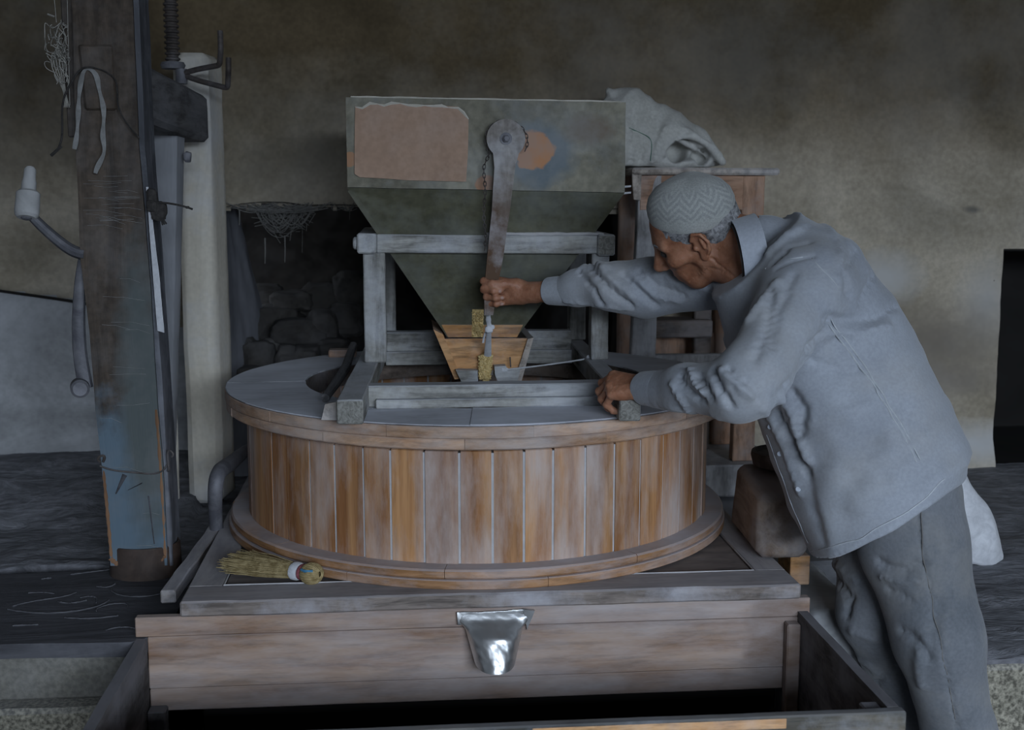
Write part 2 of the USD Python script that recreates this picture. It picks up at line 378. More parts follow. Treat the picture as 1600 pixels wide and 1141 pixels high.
surface("rubble", (.03, .027, .024), (.08, .074, .068), (9, 9, 9), .95, .25, .25, (.16, .16, .17), patch=5, bump=.8, bdist=.006, rand=.35)
surface("mud", (.075, .075, .082), (.21, .21, .23), (7, 16, 16), .95, .35, .35, (.33, .34, .37), patch=6, bump=1., bdist=.02, detail=9, fine=(35, .3))
surface("concrete", (.085, .08, .065), (.17, .16, .135), (5, 5, 5), .95, .3, .2, (.33, .33, .33), patch=2.5, bump=.5, bdist=.004, detail=9, fine=(90, .25))
surface("speckled", (.15, .14, .11), (.27, .25, .20), (9, 9, 9), .95, .0, .2, FLOUR, bump=.7, bdist=.005, detail=8, fine=(120, .55))
surface("floor", (.06, .058, .055), (.12, .118, .115), (3, 3, 3), .95, .2, .2, (.2, .2, .21), bump=.5, bdist=.006)
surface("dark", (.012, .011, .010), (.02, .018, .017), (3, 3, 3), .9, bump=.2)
surface("whitewash", (.46, .42, .345), (.66, .61, .52), (4, 4, 1.2), .9, .55, .0, (.58, .61, .68), patch=2, bump=.3, bdist=.003, fine=(70, .05), lo=.3, hi=.55)
surface("stave", (.25, .105, .04), (.46, .245, .11), (26, 26, 1.5), .62, .85, .0, (.54, .48, .46), patch=3.2, bump=.25, bdist=.0015, rand=.2, pr=(.40, .70), pscale=(9, 9, 2.4), gfine=(2.2, .22))
surface("rimwood", (.30, .16, .085), (.50, .31, .19), (7, 7, 30), .65, .7, .75, (.50, .46, .45), patch=4.2, bump=.25, bdist=.0015, rand=.22, pr=(.36, .70), pscale=(6, 6, 14), gfine=(2.2, .3))
surface("ringwood", (.26, .13, .055), (.44, .24, .12), (5, 5, 30), .6, .3, .85, (.52, .52, .57), patch=3.5, bump=.25, bdist=.0015, rand=.12, pscale=(5, 5, 12), gfine=(2.2, .3))
surface("lidtop", (.18, .175, .18), (.42, .415, .44), (3, 16, 10), .9, .5, .95, (.80, .83, .92), patch=2.8, bump=.3, bdist=.002, gfine=(2.0, .45))  # real flour on the lid, brightened in place of missing overhead light
surface("flourjoint", (.40, .39, .40), (.50, .49, .50), (20, 20, 20), .95)
surface("greywood", (.16, .155, .135), (.33, .325, .30), (22, 3, 22), .8, .55, .85, (.56, .58, .63), patch=6, bump=.5, bdist=.002, rand=.1, fine=(70, .1), gfine=(2.0, .45))
surface("greywood_u", (.21, .205, .19), (.40, .395, .37), (3, 22, 26), .8, .5, .85, (.56, .58, .63), patch=6, bump=.5, bdist=.002, rand=.1, fine=(70, .1), gfine=(2.0, .45))
surface("greywood_z", (.19, .185, .17), (.36, .355, .335), (22, 22, 3), .8, .5, .6, (.54, .56, .61), patch=6, bump=.5, bdist=.002, rand=.1, fine=(70, .1), gfine=(2.0, .45))
surface("endgrain", (.15, .145, .13), (.30, .295, .27), (60, 10, 60), .9, bump=.8, bdist=.004, distort=2.)
surface("tablewood", (.15, .125, .11), (.30, .25, .22), (3, 20, 20), .8, .6, .55, (.52, .52, .57), patch=3, bump=.35, bdist=.002, rand=.1, gfine=(2.0, .45))
surface("tablewood_v", (.13, .115, .105), (.27, .24, .22), (20, 3, 20), .8, .6, .55, (.52, .52, .57), patch=3, bump=.35, bdist=.002, rand=.1, gfine=(2.0, .45))
surface("panelwood", (.10, .075, .06), (.19, .15, .125), (4, 14, 14), .75, .4, .25, (.3, .3, .33), patch=4, bump=.3, gfine=(2.0, .45))
surface("binwood", (.22, .13, .085), (.37, .25, .175), (2.5, 20, 24), .7, .75, .6, (.46, .43, .44), patch=2.6, bump=.3, bdist=.002, rand=.08, pr=(.36, .68), pscale=(2.2, 8, 7), gfine=(2.5, .3), extra=[((.62, .26, .47), (.075, .5, .13), (.16, .09, .05), .15)])
surface("bindark", (.05, .046, .045), (.12, .11, .11), (14, 2.5, 14), .8, .4, .55, (.28, .28, .31), patch=5, bump=.4, bdist=.002, gfine=(2.0, .45))
surface("binfront", (.05, .05, .045), (.16, .14, .11), (3, 20, 20), .75, .4, .5, (.3, .31, .34), patch=9, bump=.5, bdist=.002, gfine=(2.0, .45))
surface("orangewood", (.42, .20, .07), (.62, .36, .17), (4, 14, 26), .6, .2, .5, FLOUR, patch=6, bump=.25, bdist=.001, gfine=(2.0, .45))
surface("paleplank", (.35, .30, .26), (.52, .46, .41), (14, 4, 14), .8, .4, .5, FLOUR, bump=.3, gfine=(2.0, .45))
surface("stool", (.33, .185, .115), (.50, .31, .21), (14, 14, 3), .7, .45, .8, (.42, .40, .40), patch=5, bump=.3, bdist=.0015, rand=.1, gfine=(2.0, .45))
surface("stool_u", (.33, .185, .115), (.50, .31, .21), (3, 14, 14), .7, .45, .8, (.42, .40, .40), patch=5, bump=.3, bdist=.0015, rand=.1, gfine=(2.0, .45))
surface("stool_grey", (.20, .195, .195), (.36, .35, .35), (14, 14, 3), .8, .5, .5, FLOUR, patch=5, bump=.3, rand=.1, gfine=(2.0, .45))
surface("greenpaint", (.12, .11, .078), (.255, .238, .18), (6, 6, 6), .62, .40, .5, (.30, .32, .33), patch=4, bump=.3, bdist=.0015, fine=(45, .16),
        extra=[((.475, 0., .085), (.085, .2, .075), (.12, .15, .17), .25), ((.462, 0., .098), (.052, .2, .046), (.50, .22, .085), .06), ((.345, 0, .012), (.026, .2, .022), (.36, .18, .09), .08), ((.008, 0, .075), (.018, .2, .018), (.36, .19, .1), .08),
               ((.60, 0, .15), (.06, .2, .035), (.16, .12, .08), .3)])
surface("greenfunnel", (.058, .057, .034), (.125, .12, .076), (4, 4, 9), .6, .3, .4, (.27, .29, .29), patch=3, bump=.3, bdist=.0015, fine=(45, .16), lo=.3, hi=.7)
surface("copperboard", (.36, .235, .165), (.42, .28, .20), (6, 6, 6), .7, .35, .3, (.45, .35, .30), patch=5, bump=.15, bdist=.001, fine=(80, .06))
surface("torn", (.5, .47, .40), (.6, .56, .5), (30, 30, 30), .9, bump=.6)
surface("leverwood", (.17, .15, .135), (.31, .285, .265), (24, 24, 3), .7, .4, .3, FLOUR, patch=7, bump=.4, bdist=.0015, fine=(60, .15),
        extra=[((-.03, 0., -.30), (.06, .3, .17), (.10, .055, .03), .4)])
surface("rust", (.05, .042, .038), (.12, .10, .09), (18, 18, 18), .7, .3, .3, (.25, .25, .27), patch=12, bump=.5, metallic=.3)
surface("steel", (.30, .30, .31), (.5, .5, .5), (18, 18, 18), .45, .3, .3, FLOUR, patch=12, bump=.2, metallic=.7)
surface("tin", (.55, .56, .57), (.78, .78, .78), (9, 9, 9), .36, .35, .5, (.6, .6, .62), patch=14, bump=.25, bdist=.003, metallic=.92, pr=(.54, .62))
surface("grain", (.50, .35, .13), (.80, .62, .31), (160, 160, 160), .7, bump=.4, rand=.3)
surface("white_cloth", (.48, .49, .52), (.62, .63, .66), (40, 40, 40), .9, bump=.5, sheen=.2)
surface("ribbon", (.19, .19, .185), (.29, .29, .285), (40, 40, 40), .9, bump=.4)
surface("string", (.30, .29, .26), (.42, .40, .36), (80, 80, 80), .95)
surface("dark_string", (.03, .028, .027), (.06, .055, .052), (80, 80, 80), .95)
surface("web", (.20, .195, .185), (.27, .265, .25), (80, 80, 80), .95)
surface("postwood", (.032, .023, .017), (.095, .072, .054), (20, 20, 1.8), .65, .25, .0, (.22, .21, .21), patch=5, bump=.7, bdist=.003, fine=(60, .2),
        extra=[((.0, -.07, .05), (.30, .4, .29), (.105, .15, .19), .18), ((.05, -.07, .36), (.06, .4, .34), (.085, .10, .10), .3)])
surface("postedge", (.16, .085, .045), (.25, .14, .08), (20, 20, 4), .8, bump=.5)
surface("postside", (.065, .068, .078), (.135, .138, .155), (20, 20, 2.), .8, .4, .0, (.3, .31, .35), patch=6, bump=.4)
surface("beamwood", (.075, .073, .074), (.17, .165, .167), (20, 3, 20), .8, .3, .4, (.25, .255, .28), patch=5, bump=.5, bdist=.003, gfine=(2.0, .45))
surface("greyplank", (.22, .225, .24), (.33, .335, .355), (14, 14, 2.5), .9, .3, .3, (.36, .37, .40), patch=5, bump=.3)
surface("white_paint", (.36, .36, .36), (.52, .52, .52), (9, 9, 9), .6, .2, .2, (.3, .3, .3), patch=16, bump=.2)
surface("iron", (.10, .10, .115), (.19, .19, .205), (14, 14, 14), .65, .35, .3, (.3, .3, .33), patch=12, bump=.5, bdist=.002, metallic=.3)
surface("slab", (.028, .028, .032), (.085, .085, .095), (2.2, 11, 11), .75, .2, .14, (.24, .24, .27), patch=6, bump=.8, bdist=.006, distort=1.5, detail=9)
surface("broom_straw", (.20, .145, .06), (.42, .33, .17), (60, 60, 60), .8, bump=.3, rand=.2)
surface("blue_cloth", (.05, .18, .32), (.10, .26, .40), (60, 60, 60), .85)
surface("red_cloth", (.20, .05, .06), (.28, .09, .10), (60, 60, 60), .85)
surface("blockwood", (.15, .105, .08), (.33, .26, .21), (22, 5, 22), .8, .6, .8, (.38, .37, .39), patch=4, bump=.5, bdist=.003)
surface("sackcloth", (.46, .455, .42), (.58, .575, .54), (5, 5, 5), .75, .2, .1, (.5, .5, .52), patch=8, bump=.3, bdist=.003, fine=(120, .08), sheen=.1)
surface("green_print", (.05, .15, .11), (.09, .22, .16), (60, 60, 60), .8)
surface("shirt", (.285, .305, .345), (.365, .39, .435), (3, 3, 3), .9, .4, .0, (.36, .345, .32), patch=3.5, bump=.12, bdist=.002, fine=(160, .06), sheen=.25, spec=.15, pr=(.48, .7))
surface("shirt_light", (.37, .40, .46), (.44, .47, .53), (5, 5, 5), .9, bump=.12, fine=(160, .05), sheen=.25, spec=.15)
surface("seam", (.38, .40, .43), (.47, .49, .52), (70, 70, 70), .9, bump=.5)
surface("trousers", (.125, .135, .15), (.205, .215, .235), (3.5, 3.5, 2), .9, .5, .0, (.26, .255, .245), patch=5, bump=.2, bdist=.002, fine=(150, .08), sheen=.2, spec=.15)
surface("nail", (.36, .21, .16), (.45, .28, .23), (60, 60, 60), .4)
surface("seam_dark", (.13, .125, .12), (.17, .165, .16), (60, 60, 60), .9)
surface("smear", (.075, .075, .083), (.115, .115, .125), (60, 60, 60), .8)
surface("collar_iron", (.028, .016, .011), (.062, .040, .030), (18, 18, 18), .7, .1, .1, (.2, .2, .2), bump=.4)
surface("capknit", (.3, .31, .3), (.36, .37, .36), (90, 90, 90), .95, bump=.4)
surface("hair", (.10, .10, .105), (.34, .34, .35), (120, 40, 120), .7, bump=.6, bdist=.002)
surface("leather", (.03, .025, .022), (.06, .05, .045), (20, 20, 20), .6, bump=.3)
mk("skin", {"tc": ("texture_coordinate", {}), "n1": ("noise_texture", {"scale": 26.0, "detail": 6.0, "roughness": .65}), "r1": ("rgb_ramp", {"ramp": [(.3, (.22, .085, .044)), (.52, (.36, .165, .095)), (.75, (.46, .24, .16))]}),
            "n2": ("noise_texture", {"scale": 160.0, "detail": 3.0}), "mp": ("mapping", {"scale": (90, 90, 30)}), "n3": ("noise_texture", {"scale": 1.0, "detail": 4.0, "distortion": 1.5}), "ad": ("math", {"math_type": "add"}),
            "bp": ("bump", {"strength": .35, "distance": .002}), "p": ("principled_bsdf", {"roughness": .52, "specular_ior_level": .4, "subsurface_weight": .12, "subsurface_scale": .004})},
   [("tc.object", "n1.vector"), ("n1.fac", "r1.fac"), ("r1.color", "p.base_color"), ("tc.object", "n2.vector"), ("tc.object", "mp.vector"), ("mp.vector", "n3.vector"), ("n2.fac", "ad.value1"), ("n3.fac", "ad.value2"), ("ad.value", "bp.height"), ("bp.normal", "p.normal")])
# knitted cap: zigzag stripes running round the dome (cap's own coordinates)
mk("cap", {"tc": ("texture_coordinate", {}), "sx": ("separate_xyz", {}), "at": ("math", {"math_type": "arctan2"}), "an": ("math", {"math_type": "multiply", "value2": 10 / (2 * math.pi)}),
           "pp": ("math", {"math_type": "pingpong", "value2": .5}), "am": ("math", {"math_type": "multiply", "value2": .045}), "zz": ("math", {"math_type": "add"}), "fq": ("math", {"math_type": "multiply", "value2": 70.0}),
           "fr": ("math", {"math_type": "pingpong", "value2": .5}), "st": ("map_range", {"from_min": .17, "from_max": .3, "clamp": True}), "bd": ("map_range", {"from_min": .018, "from_max": .026, "clamp": True}), "b2": ("map_range", {"from_min": .088, "from_max": .074, "clamp": True}),
           "m1": ("math", {"math_type": "multiply"}), "m2": ("math", {"math_type": "multiply"}), "mx": ("mix", {"color1": (.36, .37, .355), "color2": (.29, .30, .295)}),
           "nf": ("noise_texture", {"scale": 260.0, "detail": 2.0}), "hf": ("hsv", {}), "rf": ("map_range", {"from_min": .3, "from_max": .7, "to_min": .88, "to_max": 1.12}), "bp": ("bump", {"strength": .4, "distance": .0015}), "p": ("principled_bsdf", {"roughness": .95, "sheen_weight": .2, "specular_ior_level": .1})},
   [("tc.object", "sx.vector"), ("sx.y", "at.value1"), ("sx.x", "at.value2"), ("at.value", "an.value1"), ("an.value", "pp.value1"), ("pp.value", "am.value1"), ("am.value", "zz.value1"), ("sx.z", "zz.value2"), ("zz.value", "fq.value1"),
    ("fq.value", "fr.value1"), ("fr.value", "st.value"), ("sx.z", "bd.value"), ("sx.z", "b2.value"), ("st.result", "m1.value1"), ("bd.result", "m1.value2"), ("m1.value", "m2.value1"), ("b2.result", "m2.value2"), ("m2.value", "mx.fac"),
    ("tc.object", "nf.vector"), ("nf.fac", "rf.value"), ("rf.result", "hf.value"), ("mx.color", "hf.color"), ("hf.color", "p.base_color"), ("nf.fac", "bp.height"), ("bp.normal", "p.normal")])

# ================================================================== THE SETTING
WALL = .816; LEDGE = .514
def grid_wall(u, z, depth, keep):
    U, Z = np.meshgrid(u, z, indexing="ij")
    v = np.stack([U, depth(U, Z), Z], -1).reshape(-1, 3)
    i = np.arange(U.size).reshape(U.shape)
    cu, cz = (U[:-1, :-1] + U[1:, 1:]) / 2, (Z[:-1, :-1] + Z[1:, 1:]) / 2
    q = np.stack([i[:-1, :-1], i[1:, :-1], i[1:, 1:], i[:-1, 1:]], -1)[keep(cu, cz)]
    return trimesh.Trimesh(v, np.vstack([q[:, [0, 1, 2]], q[:, [0, 2, 3]]]), process=False)
def n3(x, y, z=0., s=1., o=4, seed=0): return meshkit.fbm(np.stack(np.broadcast_arrays(x * s, y * s, z * s + 0 * x), -1), o, seed) - .5
def crack(u): return 1.093 + (u + 1.233) * -.21 + .03 * np.sin(u * 9) * .3
def wall_depth(U, Z):
    d = WALL - .035 * n3(U, 3., Z, 2.2, 5) - .012 * n3(U, 7., Z, 14, 3)
    left = 1 / (1 + np.exp((U + .86) * 60))
    lift = 1 / (1 + np.exp(-(Z - crack(U) - .012 * n3(U, 1., Z, 12)) * 220))
    d = d - .022 * left * lift                                       # the upper coat of plaster overhangs the lower
    d = d - .16 * np.clip((.66 - Z) / .15, 0, 1) ** 1.6 * 1 / (1 + np.exp((U + .2) * 12)) - .03 * np.clip((.60 - Z) / .1, 0, 1)
    return d
NU0, NU1, NZT = -.775, .60, 1.385
def in_niche(u, z):
    top = NZT + .035 * n3(u, 9., 0., 5, 3) + .02 * n3(u, 4., 0., 22, 3)
    return (u > NU0 + .01 * n3(z, 2., 0., 8)) & (u < NU1) & (z < top)
DOOR = (1.835, 2.55, .44, 1.25)
def in_door(u, z): return (u > DOOR[0]) & (u < DOOR[1]) & (z > DOOR[2]) & (z < DOOR[3])
wb = Thing("wall_back", kind="structure", label="rough brown plaster wall behind the mill", base=(0, WALL, 0))
low = lambda u, z: (u < -.78) & (z < crack(u) + .012 * n3(u, 1., z, 12))
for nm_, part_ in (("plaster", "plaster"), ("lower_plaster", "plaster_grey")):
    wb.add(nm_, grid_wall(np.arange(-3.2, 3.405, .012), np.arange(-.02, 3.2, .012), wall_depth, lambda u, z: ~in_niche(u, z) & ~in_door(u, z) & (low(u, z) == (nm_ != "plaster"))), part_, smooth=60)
# niche: left jamb, top, right side, back
def patch(fn, na, nb):
    a, b = np.meshgrid(np.linspace(0, 1, na), np.linspace(0, 1, nb), indexing="ij")
    v = fn(a, b).reshape(-1, 3); i = np.arange(na * nb).reshape(na, nb)
    q = np.stack([i[:-1, :-1], i[1:, :-1], i[1:, 1:], i[:-1, 1:]], -1).reshape(-1, 4)
    return trimesh.Trimesh(v, np.vstack([q[:, [0, 1, 2]], q[:, [0, 2, 3]]]), process=False)
def jamb(a, b):
    z = .45 + a * (1.46 - .45); dep = .16 + .42 * (1 - a) ** .8
    u = NU0 - .01 + b * (.03 + .16 * (1 - a)) + .02 * n3(a * 3, b * 3, 0., 1.6); v = WALL - .01 + b * dep
    return np.stack([u, v, z], -1)
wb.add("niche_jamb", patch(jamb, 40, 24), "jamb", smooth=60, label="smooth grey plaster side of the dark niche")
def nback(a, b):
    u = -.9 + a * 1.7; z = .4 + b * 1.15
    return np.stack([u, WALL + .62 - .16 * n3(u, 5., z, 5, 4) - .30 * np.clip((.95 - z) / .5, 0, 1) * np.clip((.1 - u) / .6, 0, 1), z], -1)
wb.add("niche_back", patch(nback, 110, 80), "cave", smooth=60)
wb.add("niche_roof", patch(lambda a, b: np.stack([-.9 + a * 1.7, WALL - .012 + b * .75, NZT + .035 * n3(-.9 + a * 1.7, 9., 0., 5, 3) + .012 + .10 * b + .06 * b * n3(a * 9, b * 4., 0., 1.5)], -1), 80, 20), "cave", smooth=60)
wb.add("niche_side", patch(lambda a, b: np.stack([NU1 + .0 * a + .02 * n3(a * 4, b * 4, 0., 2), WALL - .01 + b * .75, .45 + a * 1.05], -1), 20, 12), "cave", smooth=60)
rng = np.random.default_rng(5)
def stone(c, r, seed, sq=1.):
    m = trimesh.creation.icosphere(3, 1.0); v = np.asarray(m.vertices)
    v = v * (1 + .9 * (meshkit.fbm(v * 1.6 + seed * 7.1, 3, seed)[:, None] - .5))
    v = np.sign(v) * np.abs(v) ** .62
    return trimesh.Trimesh(v * A(r) + A(c), m.faces, process=False)
for k, (x, y, v, r) in enumerate([(372, 552, 1.05, .05), (405, 560, 1.0, .06), (440, 545, 1.05, .055), (470, 520, 1.08, .06), (505, 515, 1.1, .05), (430, 500, 1.18, .05), (395, 520, 1.15, .05), (480, 555, 1.0, .05), (520, 545, 1.05, .045),
                                  (455, 470, 1.22, .05), (500, 470, 1.25, .055), (540, 500, 1.15, .06), (415, 460, 1.25, .045), (550, 455, 1.25, .05), (455, 580, .98, .06), (395, 590, .98, .06), (530, 585, 1.0, .06)]):
    wb.add("stone", stone(at(x, y, v), r * rng.uniform(.7, 1.6, 3), k), "rubble", smooth=50)
wb.add("crack_filler", tube(spline([(-1.60, WALL - .012, crack(-1.6)), (-1.4, WALL - .01, crack(-1.4) - .004), (-1.2, WALL - .012, crack(-1.2) - .004), (-.98, WALL - .01, crack(-.98) - .01)], 40), .005, 6), "dark", label="dark crack between two coats of plaster")
dr = Thing("door_1", kind="structure", label="dark doorway opening at the right edge of the wall", base=(2.2, WALL, .5))
d0, d1, dz0, dz1 = DOOR
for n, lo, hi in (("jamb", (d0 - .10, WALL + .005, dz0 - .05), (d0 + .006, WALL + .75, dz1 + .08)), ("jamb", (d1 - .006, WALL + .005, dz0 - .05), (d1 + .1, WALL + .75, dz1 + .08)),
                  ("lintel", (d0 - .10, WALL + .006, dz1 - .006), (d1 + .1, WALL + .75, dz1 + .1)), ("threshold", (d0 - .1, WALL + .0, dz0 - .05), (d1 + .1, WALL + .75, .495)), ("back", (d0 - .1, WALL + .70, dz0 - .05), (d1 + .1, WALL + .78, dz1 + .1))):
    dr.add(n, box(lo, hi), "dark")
solo("floor", box((-3.4, FRONT - .3, -.06), (3.6, WALL + .9, 0)), "floor", kind="structure", label="dark earthen floor of the mill room")
solo("ceiling", box((-3.4, FRONT - .1, 3.15), (3.6, WALL + .9, 3.25)), "fill_plaster", kind="structure", label="unseen plastered ceiling above the mill, made pale to bounce fill light")
solo("wall_left", box((-3.4, FRONT - .1, 0), (-3.2, WALL + .2, 3.15)), "fill_plaster", kind="structure", label="unseen plaster side wall on the left, made pale to bounce fill light")
solo("wall_right", box((3.4, FRONT - .1, 0), (3.6, WALL + .2, 3.15)), "fill_plaster", kind="structure", label="unseen plaster side wall on the right, made pale to bounce fill light")
wf = Thing("wall_front", kind="structure", label="brown plaster wall with a wide opening for daylight", base=(0, FRONT, 0))
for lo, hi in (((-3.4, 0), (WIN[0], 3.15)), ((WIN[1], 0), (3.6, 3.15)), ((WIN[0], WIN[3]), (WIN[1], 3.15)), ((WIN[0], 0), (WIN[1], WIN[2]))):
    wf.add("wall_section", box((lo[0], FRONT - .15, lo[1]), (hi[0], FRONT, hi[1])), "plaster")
# ledges of earth and stone along the wall
def terrain(u0, u1, v0, v1, z, amp, step=.02, s=6, seed=0, zb=0., skirt=True):
    u, v = np.arange(u0, u1 + step / 2, step), np.arange(v0, v1 + step / 2, step)
    U, V = np.meshgrid(u, v, indexing="ij"); Z = z(U, V) + amp * 2 * n3(U, V, 0., s, 5, seed)
    Z[:, 0] -= .008
    nu, nv = U.shape; top = np.stack([U, V, Z], -1)
    fr = top[:, 0].copy(); b = fr.copy(); b[:, 2] = zb
    wob = .01 * n3(fr[:, 0], 3., 0., 9)
    vs = [top.reshape(-1, 3)]; i = np.arange(nu * nv).reshape(nu, nv)
    q = [np.stack([i[:-1, :-1], i[1:, :-1], i[1:, 1:], i[:-1, 1:]], -1).reshape(-1, 4)]
    base = nu * nv
    for ring in (top[:, 0], top[::-1, -1], top[0, ::-1], top[-1, :]):
        bb = ring.copy(); bb[:, 2] = zb; k = len(ring)
        vs += [ring, bb]; a = base + np.arange(k); c = a + k
        q.append(np.stack([c[:-1], c[1:], a[1:], a[:-1]], -1)); base += 2 * k
    q = np.vstack(q)
    return trimesh.Trimesh(np.vstack(vs), np.vstack([q[:, [0, 1, 2]], q[:, [0, 2, 3]]]), process=False)
el = Thing("earth_ledge", kind="structure", label="trodden earth ledge with a stone edge at the left, under the timber post", base=(-1.2, -.6, 0))
el.add("earth", terrain(-2.6, -.60, -.10, .84, lambda U, V: LEDGE - .004 + .10 * np.clip((V - .25) / .45, 0, 1) * (U < -.8), .018, .015, 7, 1), "mud", smooth=60)
el.add("edge_stone", worn(box((-2.6, -.655, .385), (-.772, -.08, LEDGE - .030), .006), .004, 9, .03, 2), "concrete", label="greenish concrete edge of the ledge")
el.add("step", worn(box((-2.6, -.70, 0), (-.772, -.06, .385), .01), .006, 9, .03, 3), "speckled", label="speckled stone course under the ledge")
er = Thing("earth_ledge", kind="structure", label="grey earth ledge along the wall at the right, behind the man", base=(1.6, -.6, 0))
er.add("earth", terrain(.98, 3.0, -.86, .84, lambda U, V: .500 + 0 * U, .012, .018, 7, 4, .47), "mud", smooth=60)
er.add("edge_stone", worn(box((.985, -.87, 0), (3.0, .8, .478), .01), .006, 9, .035, 6), "speckled", label="pale speckled stone front of the ledge")
er.add("back_ledge", worn(box((.60, -.22, 0), (.99, .84, .50), .01), .01, 7, .03, 8), "plaster_low")
solo("stone_pier", worn(box((.695, -.62, 0), (.87, -.20, .502), .03), .014, 9, .02, 9), "plaster_grey", kind="structure", label="pale plastered stone pier between the flour bin and the man")
solo("mill_plinth", box((-.64, -.60, 0), (.64, .78, .562)), "dark", kind="structure", label="dark masonry plinth under the mill")
# ================================================================== THE MILL
# ---- table the casing stands on
PT, PB = .597, .563
mt = Thing("mill_table", "dusty grey plank table on which the round wooden mill casing stands", "table", (0, 0, PB))
mt.add("front_board", worn(box((-.668, -.670, PB), (.665, -.566, PT), .004), .0018, 12, .03, 1), "tablewood")
mt.add("side_board", worn(box((-.668, -.564, PB), (-.592, .62, PT - .001), .003), .001, 12, .04, 2), "tablewood_v")
mt.add("side_board", worn(box((.592, -.564, PB), (.665, .62, PT - .001), .003), .001, 12, .04, 3), "tablewood_v")
for u0, u1 in ((-.590, -.002), (.001, .590)):
    mt.add("panel", box((u0, -.562, PB), (u1, .62, PT - .005), .002), "panelwood")
mt.add("flour_line", cat_(box((-.592, -.5665, PT - .004), (.590, -.5625, PT + .0015), .001), box((-.5925, -.5625, PT - .004), (-.5895, -.30, PT), .001), box((.5895, -.5625, PT - .004), (.5925, -.40, PT), .001)), "flourjoint", label="white flour caught in the joint of the boards")
# ---- casing: staves, base ring, inside
ZS0, ZS1, ZR = .636, .892, .640
mc = Thing("mill_casing", "round mill casing of upright orange brown wooden staves white with flour at the joints", "mill", (0, 0, PT))
j = [-147.8, -141.0, -133.1, -125.9, -118.5, -112.2, -104.8, -97.4, -90.5, -83.9, -77.6, -70.2, -62.9, -55.5, -47.7, -40.5, -32.6, -25.1]
a = -25.1
rs = np.random.default_rng(11)
while a < 205 - 7.5:
    a += rs.uniform(6.4, 7.9); j.append(a)
j[-1] = 360 - 147.8
for k in range(len(j) - 1):
    o = rs.uniform(-.0015, .0015)
    mc.add("stave", sector(.574, .600 + o, ZS0, ZS1, j[k] + .27, j[k + 1] - .27, 4, .0025), "stave", smooth=20)
mc.add("joint_flour", lathe([(.576, ZS0), (.576, ZS1 - .005), (.5978, ZS1 - .005), (.5978, ZS0)], 120), "flourjoint", label="white flour packed between the staves", smooth=30)
segs = np.linspace(-160, 200, 10)
for k in range(9):
    mc.add("base_ring", sector(.55, .650 + rs.uniform(-.001, .001), PT, PT + .021, segs[k] + .05, segs[k + 1] - .05, 20, .002), "ringwood", smooth=25)
    mc.add("base_ring", sector(.55, .646 + rs.uniform(-.001, .001), PT + .0215, ZR, segs[k] + 20.05, segs[k + 1] + 19.95, 20, .004), "ringwood", smooth=25)
ms = Thing("millstone", "dark runner millstone turning inside the wooden casing", "millstone", (0, 0, .65))
ms.add("stone", lathe([(.06, .65), (.06, .775), (.08, .79), (.50, .775), (.52, .76), (.52, .65)], 72), "rubble", smooth=40)
ms.add("eye_bar", box((-.09, -.02, .786), (.09, .02, .80)), "rust")
# ---- lid ring
ZL = .9594
li = Thing("casing_lid", "ring shaped wooden lid of the mill casing with grey dusted top and pale rim", "lid", (0, 0, ZS1))
bounds = [-176, -140, -111, -83, -46, -20, 8, 52, 96, 140, 184]
for k in range(len(bounds) - 1):
    li.add("rim_segment", sector(.600, .6505 + rs.uniform(-.0015, .0015), .9285, .9545, bounds[k] + .04, bounds[k + 1] - .04, 16, .002), "rimwood", smooth=25)
    li.add("rim_segment", sector(.585, .6480 + rs.uniform(-.0015, .0015), .9035, .928, bounds[k] + 15.04, bounds[k + 1] + 14.96, 16, .003), "rimwood", smooth=25)
edges = [-178, -150, -122, -95, -66, -38, -8, 25, 60, 95, 130, 160, 182]
for k in range(len(edges) - 1):
    li.add("top_board", sector(.45 + rs.uniform(-.004, .004), .6515 + rs.uniform(-.002, .002), .9555, ZL + rs.uniform(-.0008, .0008), edges[k] + .03, edges[k + 1] - .03, 14, .002), "lidtop", smooth=25)
li.add("under_ring", lathe([(.455, .9), (.455, .9553), (.60, .9553), (.60, .9)], 90), "panelwood", smooth=30)
# ---- stand that carries the hopper
TF = 1.342
hs = Thing("hopper_stand", "weathered grey timber frame of four posts on two sled beams carrying the hopper", "frame", (0, 0, ZL))
SH = .0525
hs.add("sled_beam", worn(beam((-.3085, -.622, ZL + SH / 2), (-.265, .60, ZL + SH / 2), .056, SH, .003), .0015, 12, .03, 4), "greywood")
hs.add("sled_beam", worn(beam((.2870, -.640, ZL + SH / 2), (.318, .60, ZL + SH / 2), .046, SH, .003), .0015, 12, .03, 5), "greywood")
hs.add("end_grain", beam((-.3087, -.6245, ZL + .026), (-.3085, -.620, ZL + .026), .052, .047, .003), "endgrain", label="cut end of the left sled beam")
hs.add("end_grain", beam((.2869, -.6425, ZL + .026), (.287, -.638, ZL + .026), .042, .047, .003), "endgrain", label="cut end of the right sled beam")
hs.add("cross_beam", worn(box((-.280, -.424, ZL), (.266, -.372, ZL + .050), .003), .0015, 12, .03, 6), "greywood_u", label="front cross beam between the sleds")
hs.add("ledger_strip", worn(box((-.258, -.444, ZL), (.262, -.4245, ZL + .021), .002), .0018, 20, .02, 7), "greywood_u", label="narrow flour caked strip along the front cross beam")
hs.add("cross_beam", worn(box((-.245, .30, ZL + .012), (.29, .35, ZL + .088), .003), .0015, 12, .03, 8), "greywood_u")
hs.add("ledger_strip", worn(box((-.245, .275, ZL - .004), (.29, .2995, ZL + .035), .002), .0015, 20, .02, 9), "greywood_u")
zt = ZL + SH
pu0, pu1 = at(570, 565, -.06)[0], at(604, 563, -.06)[0]; qu0, qu1 = at(924, 500, -.06)[0], at(951, 500, -.06)[0]
